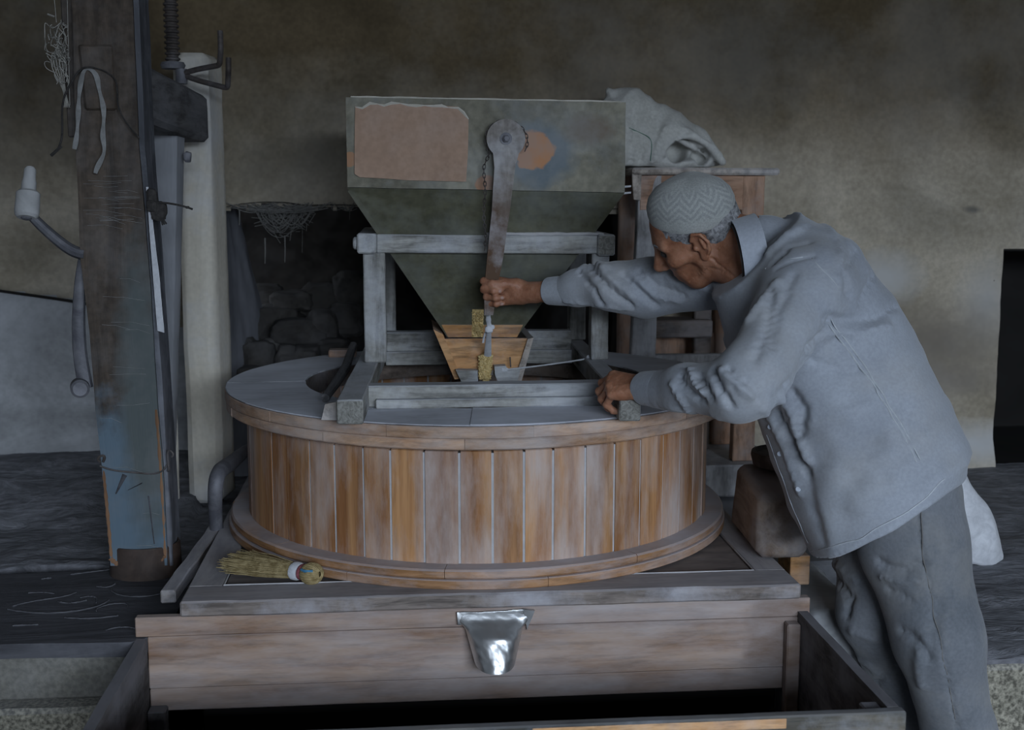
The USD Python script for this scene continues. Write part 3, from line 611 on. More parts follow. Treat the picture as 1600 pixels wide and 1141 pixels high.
hs.add("post", worn(box((pu0, -.062, zt), (pu1, -.012, TF), .003), .0015, 12, .03, 10), "greywood_z")
hs.add("post", worn(box((qu0, -.062, zt), (qu1, -.012, TF - .005), .003), .0015, 12, .03, 11), "greywood_z")
hs.add("post", worn(box((-.262, .36, zt), (-.216, .41, TF), .003), .0015, 12, .03, 12), "greywood_z")
hs.add("post", worn(box((.292, .36, zt), (.340, .41, TF), .003), .0015, 12, .03, 13), "greywood_z")
cu0, cu1 = at(588, 380, -.07)[0], at(932, 385, -.07)[0]
hs.add("rail", worn(beam((cu0, -.058, TF - .026), (cu1 + .004, -.058, TF - .031), .030, .046, .003), .0012, 12, .03, 14), "greywood_u", label="front top rail under the hopper")
hs.add("rail", worn(beam((-.29, .385, TF - .026), (.34, .385, TF - .031), .030, .046, .003), .0012, 12, .03, 15), "greywood_u")
lu0, lu1 = at(558, 380, -.085)[0], at(588, 380, -.085)[0]; ru0, ru1 = at(930, 385, -.085)[0], at(961, 385, -.085)[0]
hs.add("side_rail", worn(box((lu0, -.088, TF - .050), (lu1 - .001, .43, TF), .004), .0015, 12, .03, 16), "greywood")
hs.add("side_rail", worn(box((ru0 + .006, -.088, TF - .058), (ru1, .43, TF - .004), .004), .0015, 12, .03, 17), "greywood")
hs.add("end_grain", box((ru0 + .009, -.0895, TF - .055), (ru1 - .003, -.087, TF - .007), .003), "endgrain", label="cut end of the right side rail")
hs.add("bolt", lathe([(0, 0), (.012, 0), (.016, .004), (.016, .012), (0, .012)], 16, (lu0 - .011, -.06, TF - .025), (1, 0, 0), closed=False), "greywood")
# flour heaped along the rail
hs.add("flour_ridge", worn(beam((.02, -.058, TF - .003), (cu1 + .02, -.058, TF - .004), .026, .008, .002), .003, 40, .012, 18), "flourjoint", kind="stuff")
# ---- hopper
HV0, HV1 = -.11, .37
hb = at(540, 152, HV0); ht_ = at(978, 160, HV0); hl = at(543, 293, HV0); hr = at(976, 301, HV0)
U0, U1, Z1, Z0 = hb[0], ht_[0], hb[2], (hl[2] + hr[2]) / 2
hp = Thing("grain_hopper", "dull green painted wooden hopper with a square box above and a tapering funnel below", "hopper", (U0, HV0, Z0))
t = .018
fp = prism_v([(U0, hl[2]), (U1, hr[2]), (U1, ht_[2]), (U0, hb[2])], HV0, HV0 + t)
hp.add("front_panel", worn(fp, .0012, 10, .03, 20), "greenpaint")
hp.add("back_panel", box((U0, HV1 - t, Z0), (U1, HV1, Z1 - .004), .002), "greenpaint")
hp.add("side_panel", box((U0 + .0005, HV0 + t + .001, Z0), (U0 + t, HV1 - t - .001, Z1 - .001), .002), "greenpaint")
hp.add("side_panel", box((U1 - t, HV0 + t + .001, Z0), (U1 - .0005, HV1 - t - .001, ht_[2] - .001), .002), "greenpaint")
fb = [(at(699, 527, .05)[0], at(808, 527, .05)[0]), (.05, .19), at(700, 527, .05)[2]]
def slab4(a, b, c, d, nrm, t):
    q = A([a, b, c, d], float); n = A(nrm, float); return hull(np.vstack([q, q + n * t]))
zf = Z0 - .002
TL, TR, BL, BR = (U0, HV0), (U1, HV0), (U0, HV1), (U1, HV1)
bl, br, cl, cr = (fb[0][0], fb[1][0]), (fb[0][1], fb[1][0]), (fb[0][0], fb[1][1]), (fb[0][1], fb[1][1])
p3 = lambda q, z: (q[0], q[1], z)
hp.add("funnel_panel", slab4(p3(TL, hl[2] - .001), p3(TR, hr[2] - .001), p3(br, fb[2]), p3(bl, fb[2]), (0, .96, .2), .014), "greenfunnel", label="front slope of the funnel", smooth=20)
hp.add("funnel_panel", slab4(p3(BL, zf), p3(BR, zf), p3(cr, fb[2]), p3(cl, fb[2]), (0, -.96, .2), .014), "greenfunnel", smooth=20)
hp.add("funnel_panel", slab4(p3(TL, zf), p3(BL, zf), p3(cl, fb[2]), p3(bl, fb[2]), (.9, 0, .3), .014), "greenfunnel", smooth=20)
hp.add("funnel_panel", slab4(p3(TR, zf), p3(BR, zf), p3(cr, fb[2]), p3(br, fb[2]), (-.9, 0, .3), .014), "greenfunnel", smooth=20)
# the slope's lower lip, bare wood; slot through which the grain shows
def slope_v(z): return HV0 + (fb[1][0] - HV0) * (Z0 - z) / (Z0 - fb[2])
def on_slope(x, y, off=.0):
    v = 0.
    for _ in range(6): v = slope_v(at(x, y, v)[2])
    return at(x, y, v - off)
lip = [on_slope(x, y, .002) for x, y in [(690, 508), (817, 508), (808, 527), (700, 527)]]
hp.add("funnel_lip", slab4(*lip, (0, .9, .3), .004), "orangewood", label="bare wood lip at the funnel mouth", smooth=20)
g = [on_slope(x, y, .003) for x, y in [(738, 484), (756, 484), (754, 527), (737, 527)]]
hp.add("slot_frame", slab4(*g, (0, .9, .3), .004), "grain", label="slot in the funnel filled with yellow grain", smooth=20)
gp = []
rg = np.random.default_rng(3)
seed = trimesh.creation.icosphere(1, 1.0)
def grains(centres, r=.0032):
    out = []
    for c in centres:
        R = trimesh.transformations.random_rotation_matrix(rg.random(3))[:3, :3]
        out.append(trimesh.Trimesh((np.asarray(seed.vertices) * A([1.6, .9, .9]) * r) @ R.T + c, seed.faces, process=False))
    return trimesh.util.concatenate(out)
hp.add("grain", grains([on_slope(rg.uniform(739, 755), rg.uniform(486, 526), .005) for _ in range(90)], .003), "grain", kind="stuff")
for y_ in (292, 302): hp.add("peg", tube([at(966, y_ + 1, HV0 + .02), at(986, y_ - 1, HV0 + .015)], [.0032, .0026], 7), "white_cloth", label="pale wooden peg sticking out of the side")
# edge cap of flour on the top edge
hp.add("top_edge", worn(beam((U0 + .01, HV0 + .009, hb[2] + .001), (U1 - .01, HV0 + .009, ht_[2] + .001), .014, .006, .002), .002, 30, .02, 21), "torn", label="flour crusted top edge")
patch_px = [(555, 166), (566, 169), (578, 161), (600, 163), (625, 161), (650, 165), (676, 164), (700, 166), (716, 167), (724, 175), (732, 186), (731, 240), (728, 284), (690, 283), (640, 282), (600, 279), (562, 277), (554, 272), (554, 220)]
pbd = Thing("patch_board", "copper brown sheet of board with a torn top edge nailed to the hopper front", "board", at(640, 282, HV0))
pbd.add("sheet", prism_v(px_poly(patch_px, HV0), HV0 - .0045, HV0 - .0012), "copperboard", smooth=20)
te = [at(x, y, HV0 - .003) + A([0, 0, rg.uniform(-.002, .002)]) for x, y in [(555, 167), (566, 170), (578, 162), (590, 163), (600, 164), (612, 162), (625, 162), (638, 164), (650, 166), (663, 164), (676, 165), (690, 166), (700, 167), (716, 168), (724, 176), (732, 187)]]
pbd.add("torn_edge", tube(te, [.002 + .0012 * (k % 3) for k in range(len(te))], 6), "torn", label="torn pale paper along the top edge")
# ---- lever with its bolt, and the chain
LV = -.136
cx, cz = at(790, 217, LV)[[0, 2]]; R_ = abs(at(820, 217, LV)[0] - cx)
pl = [(cx + R_ * np.cos(t), cz + R_ * np.sin(t)) for t in np.radians(np.linspace(-48, 228, 40))]
pl += px_poly([(772, 262), (768, 330), (761, 400), (757, 440), (756, 492), (770, 492), (778, 440), (786, 400), (796, 330), (805, 258)], LV)
lv = Thing("wooden_lever", "grey wooden lever with a round head bolted to the hopper front", "lever", (cx, LV, cz))
lv.add("arm", worn(prism_v(pl, LV - .011, LV + .008), .0006, 20, .02, 22), "leverwood", smooth=25)
lv.add("washer", lathe([(0, 0), (.015, 0), (.015, -.0025), (0, -.0025)], 24, (cx, LV - .011, cz), (0, 1, 0), closed=False), "iron")
lv.add("bolt", lathe([(0, 0), (.0095, 0), (.0095, -.008), (.006, -.010), (.006, -.014), (0, -.014)], 6, (cx, LV - .0135, cz), (0, 1, 0), closed=False), "iron", smooth=10)
ch = [(820, 236), (819, 205), (806, 193), (790, 189), (773, 193), (762, 206), (760, 222), (764, 240), (758, 255), (757, 280), (758, 300), (756, 330), (758, 360), (756, 395)]
cp = spline([at(x, y, LV - .002) for x, y in ch], 400); Lc = np.r_[0, np.cumsum(np.linalg.norm(np.diff(cp, axis=0), axis=1))]
links = []
for k, s in enumerate(np.arange(.006, Lc[-1] - .006, .0105)):
    i = np.searchsorted(Lc, s); d = cp[min(i + 4, 399)] - cp[max(i - 4, 0)]; d, sd, u = frame(d, (0, 1, 0))
    w = sd if k % 2 else u
    th = np.linspace(0, 2 * np.pi, 9)[:-1]
    links.append(tube([cp[i] + d * .0075 * np.cos(q) + w * .0036 * np.sin(q) for q in th], .0011, 5, closed=True))
solo("chain", trimesh.util.concatenate(links), "rust", "thin rusty chain looped over the lever head and hanging down the hopper", "chain")
# ---- feed shoe under the funnel
SV = .03
sh = Thing("feed_shoe", "small orange wooden feed trough hanging under the hopper mouth", "trough", at(760, 590, SV))
sh.add("front_board", prism_v(px_poly([(694, 530), (824, 529), (808, 579), (716, 579)], SV), SV, SV + .016), "orangewood", smooth=20)
sh.add("side_board", prism_v(px_poly([(677, 514), (692, 522), (716, 579), (724, 590), (710, 592)], SV), SV - .012, SV + .24), "orangewood", smooth=20)
sh.add("side_board", prism_v(px_poly([(824, 529), (833, 527), (814, 596), (804, 592)], SV), SV - .012, SV + .24), "paleplank", smooth=20)
sh.add("bottom_board", prism_v(px_poly([(716, 578), (808, 578), (806, 586), (718, 586)], SV), SV - .004, SV + .24), "paleplank", smooth=20)
for pxs in ([(712, 578), (746, 579), (747, 597), (722, 599)], [(772, 582), (813, 576), (808, 598), (779, 600)]):
    sh.add("lip_block", prism_v(px_poly(pxs, SV - .03), SV - .035, SV - .001), "greywood_u", smooth=20)
sh.add("lip_block", prism_v(px_poly([(772, 572), (790, 571), (794, 580), (773, 583)], SV - .03), SV - .04, SV - .002), "greywood_u", smooth=20, label="small caked block beside the grain")
sh.add("nail", tube([at(797, 558, SV - .02), at(798, 574, SV - .02)], .0017, 6), "rust")
b0 = at(740, 601, SV); sh.add("prop", box((b0[0] - .012, SV, .80), (b0[0] + .012, SV + .03, b0[2] + .006)), "greywood_z", label="short grey prop under the trough")
ct = []
for k in range(420):
    y = rg.uniform(556, 592); x = rg.uniform(749, 769 - (y - 556) * .1); ct.append(at(x, y, SV - .014 - .010 * np.sin((x - 748) / 22 * np.pi) + rg.uniform(-.002, .003)))
core = tube([at(759, 553, SV - .012), at(759, 575, SV - .012), at(759, 596, SV - .012)], [.0125, .0135, .010], 12)
sh.add("grain_heap", cat_(core, grains(ct)), "grain", kind="stuff", label="yellow wheat grain running out of the trough")
ctie = Thing("cloth_tie", "knotted white cloth strip tied below the lever end into the grain trough", "cloth", at(762, 520, SV - .03))
q0 = [at(764, 484, LV + .01), at(763, 498, -.10), at(765, 512, -.08)]
ctie.add("upper_strip", tube(spline(q0, 12), [.005, .006, .006, .007, .006, .006, .007, .007, .006, .006, .007, .008], 10, flat=.5), "white_cloth")
ctie.add("knot", tm(m3.Manifold.hull_points(np.vstack([stone(at(764, 515, -.082), (.010, .008, .009), 3).vertices]))), "white_cloth")
ctie.add("knot", stone(at(769, 511, -.084), (.006, .005, .006), 4), "white_cloth")
ctie.add("lower_strip", tube(spline([at(764, 518, -.08), at(763, 535, -.04), at(762, 556, SV - .025)], 12), np.linspace(.006, .010, 12), 10, flat=.4), "white_cloth")
ctie.add("loose_end", tube(spline([at(762, 514, -.08), at(757, 525, -.06), at(755, 536, -.05)], 8), .003, 6, flat=.4), "white_cloth")
c0, c1 = at(788, 578, SV - .035), A([qu0 + .004, -.02, at(915, 560, -.02)[2]])
sh.add("cord", cat_(tube(spline([c0, (c0 + c1) / 2 - A([0, 0, .002]), c1], 16), .0022, 6), stone(c0, (.010, .006, .006), 9), stone(c1 - A([.004, .0, 0]), (.006, .006, .009), 8)), "white_cloth", label="taut white cord tied to the right post")
# ---- small things on the lid
wp = onz(515, 656, ZL)
solo("wooden_wedge", worn(hull([(wp[0] - .018, wp[1], ZL), (wp[0] + .016, wp[1], ZL), (wp[0] - .018, wp[1] + .06, ZL), (wp[0] + .016, wp[1] + .06, ZL), (wp[0] - .010, wp[1] + .004, ZL + .034), (wp[0] + .014, wp[1] + .004, ZL + .038), (wp[0] - .004, wp[1] + .05, ZL + .03), (wp[0] + .012, wp[1] + .05, ZL + .03)]), .002, 20, .012, 31), "paleplank", "small pale wooden wedge against the front end of the left sled beam", "wedge")
solo("wooden_block", box((-.416, .43, ZL), (-.335, .48, ZL + .022), .003), "stool_u", "small orange wooden block lying at the back of the lid", "block")
solo("wooden_rod", tube([onz(508, 622, ZL + .012), onz(524, 600, ZL + .012), onz(540, 575, ZL + .014), onz(552, 540, ZL + .03)], [.010, .012, .013, .012], 10), "beamwood", "dark wooden rod lying on the lid beside the left sled beam", "rod")
# ---- flour bin in front
RIM = .532
fbn = Thing("flour_bin", "open wooden flour bin with tall sides in front of the mill", "bin", (0, -.9, 0))
fbn.add("back_board", worn(box((-.762, -.662, RIM - .012), (.69, -.640, PB - .0005), .002), .001, 10, .05, 40), "binwood", label="upper back board")
fbn.add("back_board", worn(box((-.738, -.6625, .405), (.682, -.640, RIM - .0125), .002), .001, 10, .05, 41), "binwood", label="middle back board")
fbn.add("back_board", worn(box((-.738, -.6615, .355), (.682, -.640, .4045), .002), .001, 10, .05, 42), "binwood", label="lowest back board")
fbn.add("side_board", worn(hull([(x, v, z) for x in (.6625, .684) for v, z in ((-.664, RIM), (-1.163, RIM), (-.664, .02), (-1.163, .02))]), .002, 9, .04, 43), "bindark")
fbn.add("side_board", worn(hull([(x, v, z) for x in (-.760, -.7385) for v, z in ((-.664, RIM - .014), (-1.163, RIM - .014), (-.664, .02), (-1.163, .02))]), .002, 9, .04, 44), "bindark")
fbn.add("front_board", worn(box((-.762, -1.186, .02), (.69, -1.164, RIM), .003), .0018, 9, .03, 45), "binfront")
fbn.add("corner_post", box((.628, -1.163, .02), (.662, -1.115, RIM - .010), .003), "bindark")
fbn.add("corner_post", box((-.738, -.700, .02), (-.700, -.664, .37), .003), "bindark")
fbn.add("corner_post", box((.632, -.690, .02), (.6620, -.663, RIM - .02), .003), "binwood")
fbn.add("bottom_board", box((-.738, -1.163, .02), (.662, -.64, .04), .002), "bindark")
fbn.add("rim_strip", worn(box((.02, -1.1875, RIM - .022), (.47, -1.1862, RIM - .004), .001), .0008, 20, .04, 46), "orangewood", label="worn orange strip along the front rim")
# ---- tin spout
sp = Thing("tin_spout", "shiny dented tin spout fixed below the table edge over the flour bin", "spout", at(772, 953, -.67))
def spout(a, b):
    y = a; th = np.radians(-80 + 160 * b)
    cx0 = at(772, 970, -.67)[0]; half = np.interp(y, [0, .12, .3, 1], [.080, .078, .062, .043]); dp = np.interp(y, [0, .15, .4, 1], [.006, .012, .038, .05])
    z = np.interp(y, [0, 1], [.552, .452]); out = np.interp(y, [0, .15, .4, 1], [.0, .004, .012, .032])
    s = np.sin(th) / np.sin(np.radians(80)); c_ = (np.cos(th) - np.cos(np.radians(80))) / (1 - np.cos(np.radians(80)))
    return np.stack([cx0 + half * s, -.667 - out - dp * c_ + .004 * n3(s * 3, y * 5, 0., 2.) * (y > .05), z + 0 * s - .006 * c_ * np.clip(y * 2 - 1, 0, 1)], -1)
def shell(m, t=.0015):
    n = vnormals(m); v = np.asarray(m.vertices); f = np.asarray(m.faces)
    import collections
    e = np.sort(np.vstack([f[:, [0, 1]], f[:, [1, 2]], f[:, [2, 0]]]), 1); raw = np.vstack([f[:, [0, 1]], f[:, [1, 2]], f[:, [2, 0]]])
    _, inv, cnt = np.unique(e, axis=0, return_inverse=True, return_counts=True); bd = raw[cnt[inv.ravel()] == 1]; N = len(v)
    side = np.vstack([np.c_[bd[:, 1], bd[:, 0], bd[:, 0] + N], np.c_[bd[:, 1], bd[:, 0] + N, bd[:, 1] + N]])
    return trimesh.Trimesh(np.vstack([v, v - n * t]), np.vstack([f, f[:, ::-1] + N, side]), process=False)
sp.add("chute", shell(patch(spout, 30, 33)), "tin", smooth=60)
u0, u1 = at(714, 960, -.668)[0], at(818, 960, -.668)[0]
sp.add("flange", worn(box((u0, -.6715, .528), (u1, -.6685, .558), .001), .0035, 25, .008, 50), "tin", smooth=60, label="crumpled tin flange nailed to the board")
e0, e1 = at(818, 953, -.675), at(836, 955, -.675)
sp.add("side_fold", worn(hull([e0, e1, at(823, 985, -.672), e0 + A([0, .005, 0]), e1 + A([0, .01, 0]), at(823, 985, -.666)]), .002, 25, .008, 51), "tin", smooth=50)
# ---- hand broom
br_ = Thing("hand_broom", "small straw hand broom with a white binding lying beside the casing", "broom", (-.48, -.50, PT))
h0, hb1, hk = onz(466, 893, .617), onz(448, 884, .617), onz(490, 888, .620)
d, s_, u_ = frame(onz(366, 876, .617) - h0)
rb = np.random.default_rng(8); pts, wd, cnts = [], [], []
bl_ = np.linalg.norm(onz(366, 876, .617) - h0)
straw = []
for k in range(380):
    a_, r_ = rb.uniform(0, 2 * np.pi), np.sqrt(rb.random())
    p0 = h0 + d * .005 + s_ * .020 * r_ * np.cos(a_) + u_ * .016 * r_ * np.sin(a_)
    L_ = bl_ * rb.uniform(.80, 1.08); sp_ = .054 * r_
    p2 = h0 + d * L_ + s_ * (sp_ * np.cos(a_) + rb.normal(0, .004)) + u_ * (.022 * r_ * np.sin(a_) + rb.normal(0, .002))
    p2[2] = max(p2[2], PT + .002)
    p1 = (p0 + p2) / 2 + u_ * rb.normal(0, .002) + s_ * rb.normal(0, .003); p1[2] = max(p1[2], PT + .002)
    straw.append(tube([p0, p1, p2], [.0014, .0012, .0007], 3))
br_.add("bristles", trimesh.util.concatenate(straw), "broom_straw", kind="stuff", label="spread straw bristles")
br_.add("binding", lathe([(.0, -.010), (.021, -.010), (.0235, -.005), (.0235, .006), (.020, .011), (0, .011)], 28, h0 + d * .004, d, 1., .85, closed=False), "white_cloth", label="white cloth binding")
br_.add("red_thread", lathe([(.0, -.004), (.020, -.004), (.021, 0), (.020, .004), (0, .004)], 28, h0 - d * .0125, d, 1., .85, closed=False), "red_cloth", label="dark red thread round the neck")
knot = h0 - d * .034
loops = []
for k in range(26):
    ph = k / 26 * 2 * np.pi + rb.normal(0, .05)
    a1 = np.cos(ph) * s_ + np.sin(ph) * .85 * u_
    loops.append(tube(spline([knot + d * .019 + a1 * .012, knot + d * .006 + a1 * .0235, knot - d * .012 + a1 * .0225, knot - d * .023 + a1 * .010], 12), .0034, 6))
br_.add("knot", cat_(stone(knot, (.019, .019, .018), 2), *loops), "broom_straw", label="straw knot at the end of the handle")
br_.add("blue_rag", tube(spline([knot + d * .012 - s_ * .018 + u_ * .012, knot - s_ * .022 + u_ * .012, knot - d * .017 - s_ * .016 + u_ * .012], 10), .0035, 6), "blue_cloth", label="scrap of blue cloth wound into the knot")
# ================================================================== LEFT: POST, BEAM, SCREW, CRANK
PV = -.26
pa, pb2, pc = at(116, 0, PV)[0], at(222, 0, PV)[0], 0
post_l0, post_r0 = at(112, 0, PV)[0], at(207, 0, PV)[0]
post_l1, post_r1 = at(166, 872, PV)[0], at(258, 872, PV)[0]
PX = (post_l0 + post_r1) / 2
po = Thing("timber_post", "tall worn dark timber post with a painted blue foot standing in an iron collar", "post", (PX, PV, .60))
zt_, zb_ = 2.05, .585
LE = [(107, -60), (112, 0), (120, 266), (126, 410), (140, 518), (149, 640), (159, 728), (167, 820), (173, 884)]
RE = [(206, -60), (207, 0), (217, 230), (231, 400), (239, 518), (247, 640), (254, 728), (259, 820), (262, 884)]
def lx(y): return float(np.interp(y, [p[1] for p in LE], [p[0] for p in LE]))
def rx(y): return float(np.interp(y, [p[1] for p in RE], [p[0] for p in RE]))
po.add("shaft", worn(prism_v(px_poly(RE + LE[::-1], PV), PV, PV + .12), .0022, 9, .03, 60), "postwood", smooth=40)
sd_ = [(x + (10 if y < 300 else 9 if y < 650 else 8), y) for x, y in RE]
L1 = L0 = R1 = R0 = 0
po.add("side_plank", worn(prism_v(px_poly([(x + .4, y) for x, y in RE] + sd_[::-1], PV + .010), PV + .010, PV + .12), .0016, 9, .03, 61), "postside", label="grey flour dusted side of the post")
for ys, fx, o_ in (((735, 770, 800, 835, 870), lx, 2.5), ((640, 700, 760, 820, 872), rx, -3.)):
    po.add("worn_edge", tube(spline([at(fx(y) + o_, y, PV + .001) for y in ys], 24), [.0032 + .0022 * ((k * 7) % 5) / 5 for k in range(24)], 7, flat=.6), "postedge", label="bare orange wood along the worn edge")
for xs in ([(173, 872), (182, 880), (196, 884)], [(238, 884), (250, 878), (258, 868)]):
    po.add("worn_edge", tube(spline([at(x, y, PV + .001) for x, y in xs], 14), [.006 + .002 * (k % 3 == 0) for k in range(14)], 7, flat=.5), "postedge", label="bare orange wood at the chipped foot")
cc = onz(222, 925, LEDGE + .006); colr = .082
ctr = (cc[0], cc[1] + colr, 0)
ctr = (at(221, 900, PV)[0], PV + .055, 0)
po.add("collar", lathe([(.084, LEDGE - .002), (.086, LEDGE + .004), (.0845, LEDGE + .078), (.0825, LEDGE + .082), (.079, LEDGE + .082), (.078, LEDGE + .07), (.0, LEDGE + .07), (0, LEDGE - .002)], 44, ctr, sx=1., sy=.86, closed=False), "collar_iron", label="round rusty iron collar at the foot")
po.add("wire_loop", cat_(tube(spline([at(156, 728, PV - .004), at(178, 735, PV - .006), at(215, 739, PV - .006), at(250, 738, PV - .004), at(263, 722, PV + .004)], 24), .0022, 6),
                         tube(spline([at(262, 735, PV), at(262, 715, PV - .006), at(265, 704, PV - .01), at(270, 708, PV - .012), at(268, 714, PV - .01)], 16), .0028, 6), tube(spline([at(157, 722, PV - .004), at(154, 715, PV - .01), at(160, 712, PV - .012), at(161, 722, PV - .008)], 14), .003, 6)), "rust", label="twisted wire tied round the post")
po.add("gouge", cat_(*[tube([at(x0, y0, PV - .0008), at(x1, y1, PV - .0008)], [r0, .0015], 6, flat=.4) for x0, y0, x1, y1, r0 in ((195, 742, 181, 772, .006), (222, 755, 200, 766, .004), (232, 775, 241, 850, .002))]), "slab", label="dark gouges in the paint")
# mortise block (tenon end of the beam) on the post face
po.add("tenon", worn(chamfer8([[[at(133, 172, PV - .012), at(122, 70, PV - .010)], [at(133, 172, PV + .02), at(122, 70, PV + .02)]], [[at(182, 172, PV - .012), at(176, 70, PV - .010)], [at(182, 172, PV + .02), at(176, 70, PV + .02)]]], .004), .002, 14, .02, 62), "postwood", label="end of the through tenon standing proud of the post")
po.add("edge_strip", worn(beam(at(104, -30, PV + .03), at(118, 215, PV + .03), .016, .03, .003), .002, 12, .03, 63), "postwood", label="split strip along the left edge of the post")
# horizontal scratches across the post
sc = np.random.default_rng(4); scr = []
for k in range(34):
    y = sc.uniform(268, 350) if k < 18 else sc.uniform(300, 860); x0 = lx(y) + sc.uniform(5, 60); x1 = min(x0 + sc.uniform(20, 70), rx(y) - 4)
    scr.append(tube([at(x0, y, PV - .0004), at((x0 + x1) / 2, y + sc.uniform(-2, 2), PV - .001), at(x1, y + sc.uniform(-5, 9), PV - .0004)], .0004, 4))
po.add("scratches", trimesh.util.concatenate(scr), "ribbon", kind="stuff", label="pale scratches across the post")
# ribbon, cord and string hanging on the post
rb_ = [(116, 233), (121, 200), (123, 160), (127, 125), (137, 107), (146, 112), (154, 135), (161, 165), (162, 190), (161, 215), (163, 235), (152, 262), (149, 271)]
solo("fabric_ribbon", tube(spline([at(x, y, PV - .020 - .004 * math.sin(k)) for k, (x, y) in enumerate(rb_)], 60), .0048 + .0012 * np.sin(np.arange(60) * .7), 8, flat=.22), "ribbon", "limp grey fabric ribbon hung over a peg near the top of the timber post", "ribbon")
po.add("cord", cat_(tube(spline([at(x, y, PV - .022) for x, y in [(146, 106), (125, 110), (112, 128), (101, 150), (97, 185), (92, 230), (82, 242)]], 50), .0024, 6), tube(spline([at(x, y, PV - .016) for x, y in [(146, 106), (165, 112), (180, 125), (184, 160), (200, 195), (218, 216)]], 40), .0018, 6), tube([at(96, 228, PV - .022), at(90, 234, PV - .024), at(80, 243, PV - .02)], .004, 6)), "dark_string", label="thin dark cord tied round the post")
st = []; rr = np.random.default_rng(12)
for k in range(34):
    x0, y0 = rr.uniform(76, 100), rr.uniform(30, 90); p = [at(x0, y0, PV - .01 + rr.uniform(-.015, .02))]
    for s in range(7): x0 += rr.normal(.5, 4.); y0 += rr.uniform(-4, 14); x0 = np.clip(x0, 70, 106); p.append(at(x0, y0, PV - .01 + rr.uniform(-.015, .02)))
    st.append(tube(spline(p, 20), .0011, 4))
for k in range(5): st.append(tube(spline([at(82 + k * 3, 85, PV), at(88 + k * 3, 120, PV - .012), at(98 + k, 140, PV), at(97 + 3 * k, 168, PV)], 16), .0012, 4))
st.append(tube([at(85, 0, PV), at(88, 35, PV)], .0009, 4)); st.append(tube([at(105, 0, PV - .003), at(108, 120, PV - .003), at(109, 165, PV)], .0009, 4)); st.append(tube([at(74, 22, PV), at(85, 26, PV)], .002, 4))
solo("string_bundle", trimesh.util.concatenate(st), "string", "tangled bundle of pale string hanging at the upper left of the post", "string", kind="stuff")
rag = cat_(stone(at(238, 308, PV - .005), (.012, .012, .020), 4), stone(at(248, 330, PV - .005), (.018, .013, .022), 7), stone(at(238, 322, PV - .012), (.012, .012, .014), 2), tube(spline([at(245, 317, PV - .012), at(265, 318, PV - .02), at(285, 322, PV - .02), at(301, 327, PV - .02)], 20), .0026, 6), stone(at(293, 324, PV - .02), (.004, .004, .003), 1),
           *[tube([at(250, 335, PV - .01), at(254 + 3 * k, 352 - k, PV - .012)], .002, 5) for k in range(3)])
solo("black_rag", rag, "dark_string", "knotted black rag with a string tail hooked on the post side", "rag")
solo("cloth_strip", worn(hull([at(x, y, v) for x, y in [(228, 292), (232, 292), (240, 400), (246, 517), (257, 520), (250, 440), (243, 380)] for v in (PV - .004, PV + .001)]), .0015, 20, .02, 64), "white_cloth", "long torn strip of white cloth hanging on the right edge of the post", "strip")
# beam through the post towards the wall, screw with its nut, white pillar, grey plank
bw = Thing("cross_beam", "heavy dark beam from the post back to the white pillar under the screw", "beam", (-.80, .1, 1.6))
bt0, bt1 = at(222, 95, -.16), at(325, 150, .36); bb0, bb1 = at(226, 187, -.16), at(328, 223, .36)
bw.add("timber", worn(chamfer8([[[bb0 - A([.11, 0, 0]), bt0 - A([.11, 0, 0])], [bb1 - A([.11, 0, 0]), bt1 - A([.11, 0, 0])]], [[bb0, bt0], [bb1, bt1]]], .012), .003, 9, .03, 65), "beamwood")
SVv = .33
sj = Thing("screw_jack", "black threaded screw with a flat nut and bent twin handles above the beam", "screw", at(271, 95, SVv))
sr = abs(at(283, 0, SVv)[0] - at(259, 0, SVv)[0]) / 2
s0, s1 = at(270, 98, SVv), at(271, -40, SVv); pitch = np.linalg.norm(at(271, 0, SVv) - at(271, 8.6, SVv))
prof = []; z = s0[2]
while z < s1[2]: prof += [(sr * .74, z), (sr * .78, z + pitch * .35), (sr, z + pitch * .5), (sr, z + pitch * .82), (sr * .78, z + pitch * .97)]; z += pitch
sj.add("threaded_rod", lathe([(0, s0[2])] + prof + [(0, z)], 24, (s0[0], s0[1], 0), closed=False), "rust", smooth=20)
nz = at(271, 102, SVv)[2]
sj.add("nut", lathe([(0, nz - .012), (.030, nz - .010), (.034, nz), (.030, nz + .008), (.018, nz + .010), (0, nz + .010)], 30, (s0[0], s0[1], 0), closed=False), "iron")
sj.add("boss", lathe([(0, nz - .05), (.016, nz - .05), (.016, nz - .01), (0, nz - .01)], 20, (s0[0] + .022, s0[1], 0), closed=False), "iron")
for pts in ([(284, 115), (310, 108), (343, 102), (345, 80), (344, 48)], [(288, 118), (310, 126), (356, 138), (357, 110), (357, 90)]):
    sj.add("handle", tube(rod([at(x, y, SVv - .03 * min(k, 3)) for k, (x, y) in enumerate(pts)], 60, 5), .0075, 10), "rust")
PLv = .42
PTOP = at(300, 82, PLv)[2]
pu0_, pu1_, pu2_ = at(284, 470, PLv)[0], at(336, 470, PLv)[0], at(350, 470, PLv)[0]
solo("white_pillar", worn(chamfer8([[[(pu0_, PLv, LEDGE + .012), (pu0_, PLv, PTOP)], [(pu0_ - .01, PLv + .14, LEDGE + .012), (pu0_ - .01, PLv + .14, PTOP)]], [[(pu1_, PLv, LEDGE + .012), (pu1_, PLv, PTOP)], [(pu2_, PLv + .14, LEDGE + .012), (pu2_, PLv + .14, PTOP)]]], .016), .004, 5, .03, 66), "whitewash", "whitewashed square pillar between the dark post and the niche", "pillar", smooth=40)
gpk = Thing("grey_plank", "long grey tapered plank leaning between the dark post and the white pillar", "plank", (-.83, .15, LEDGE))
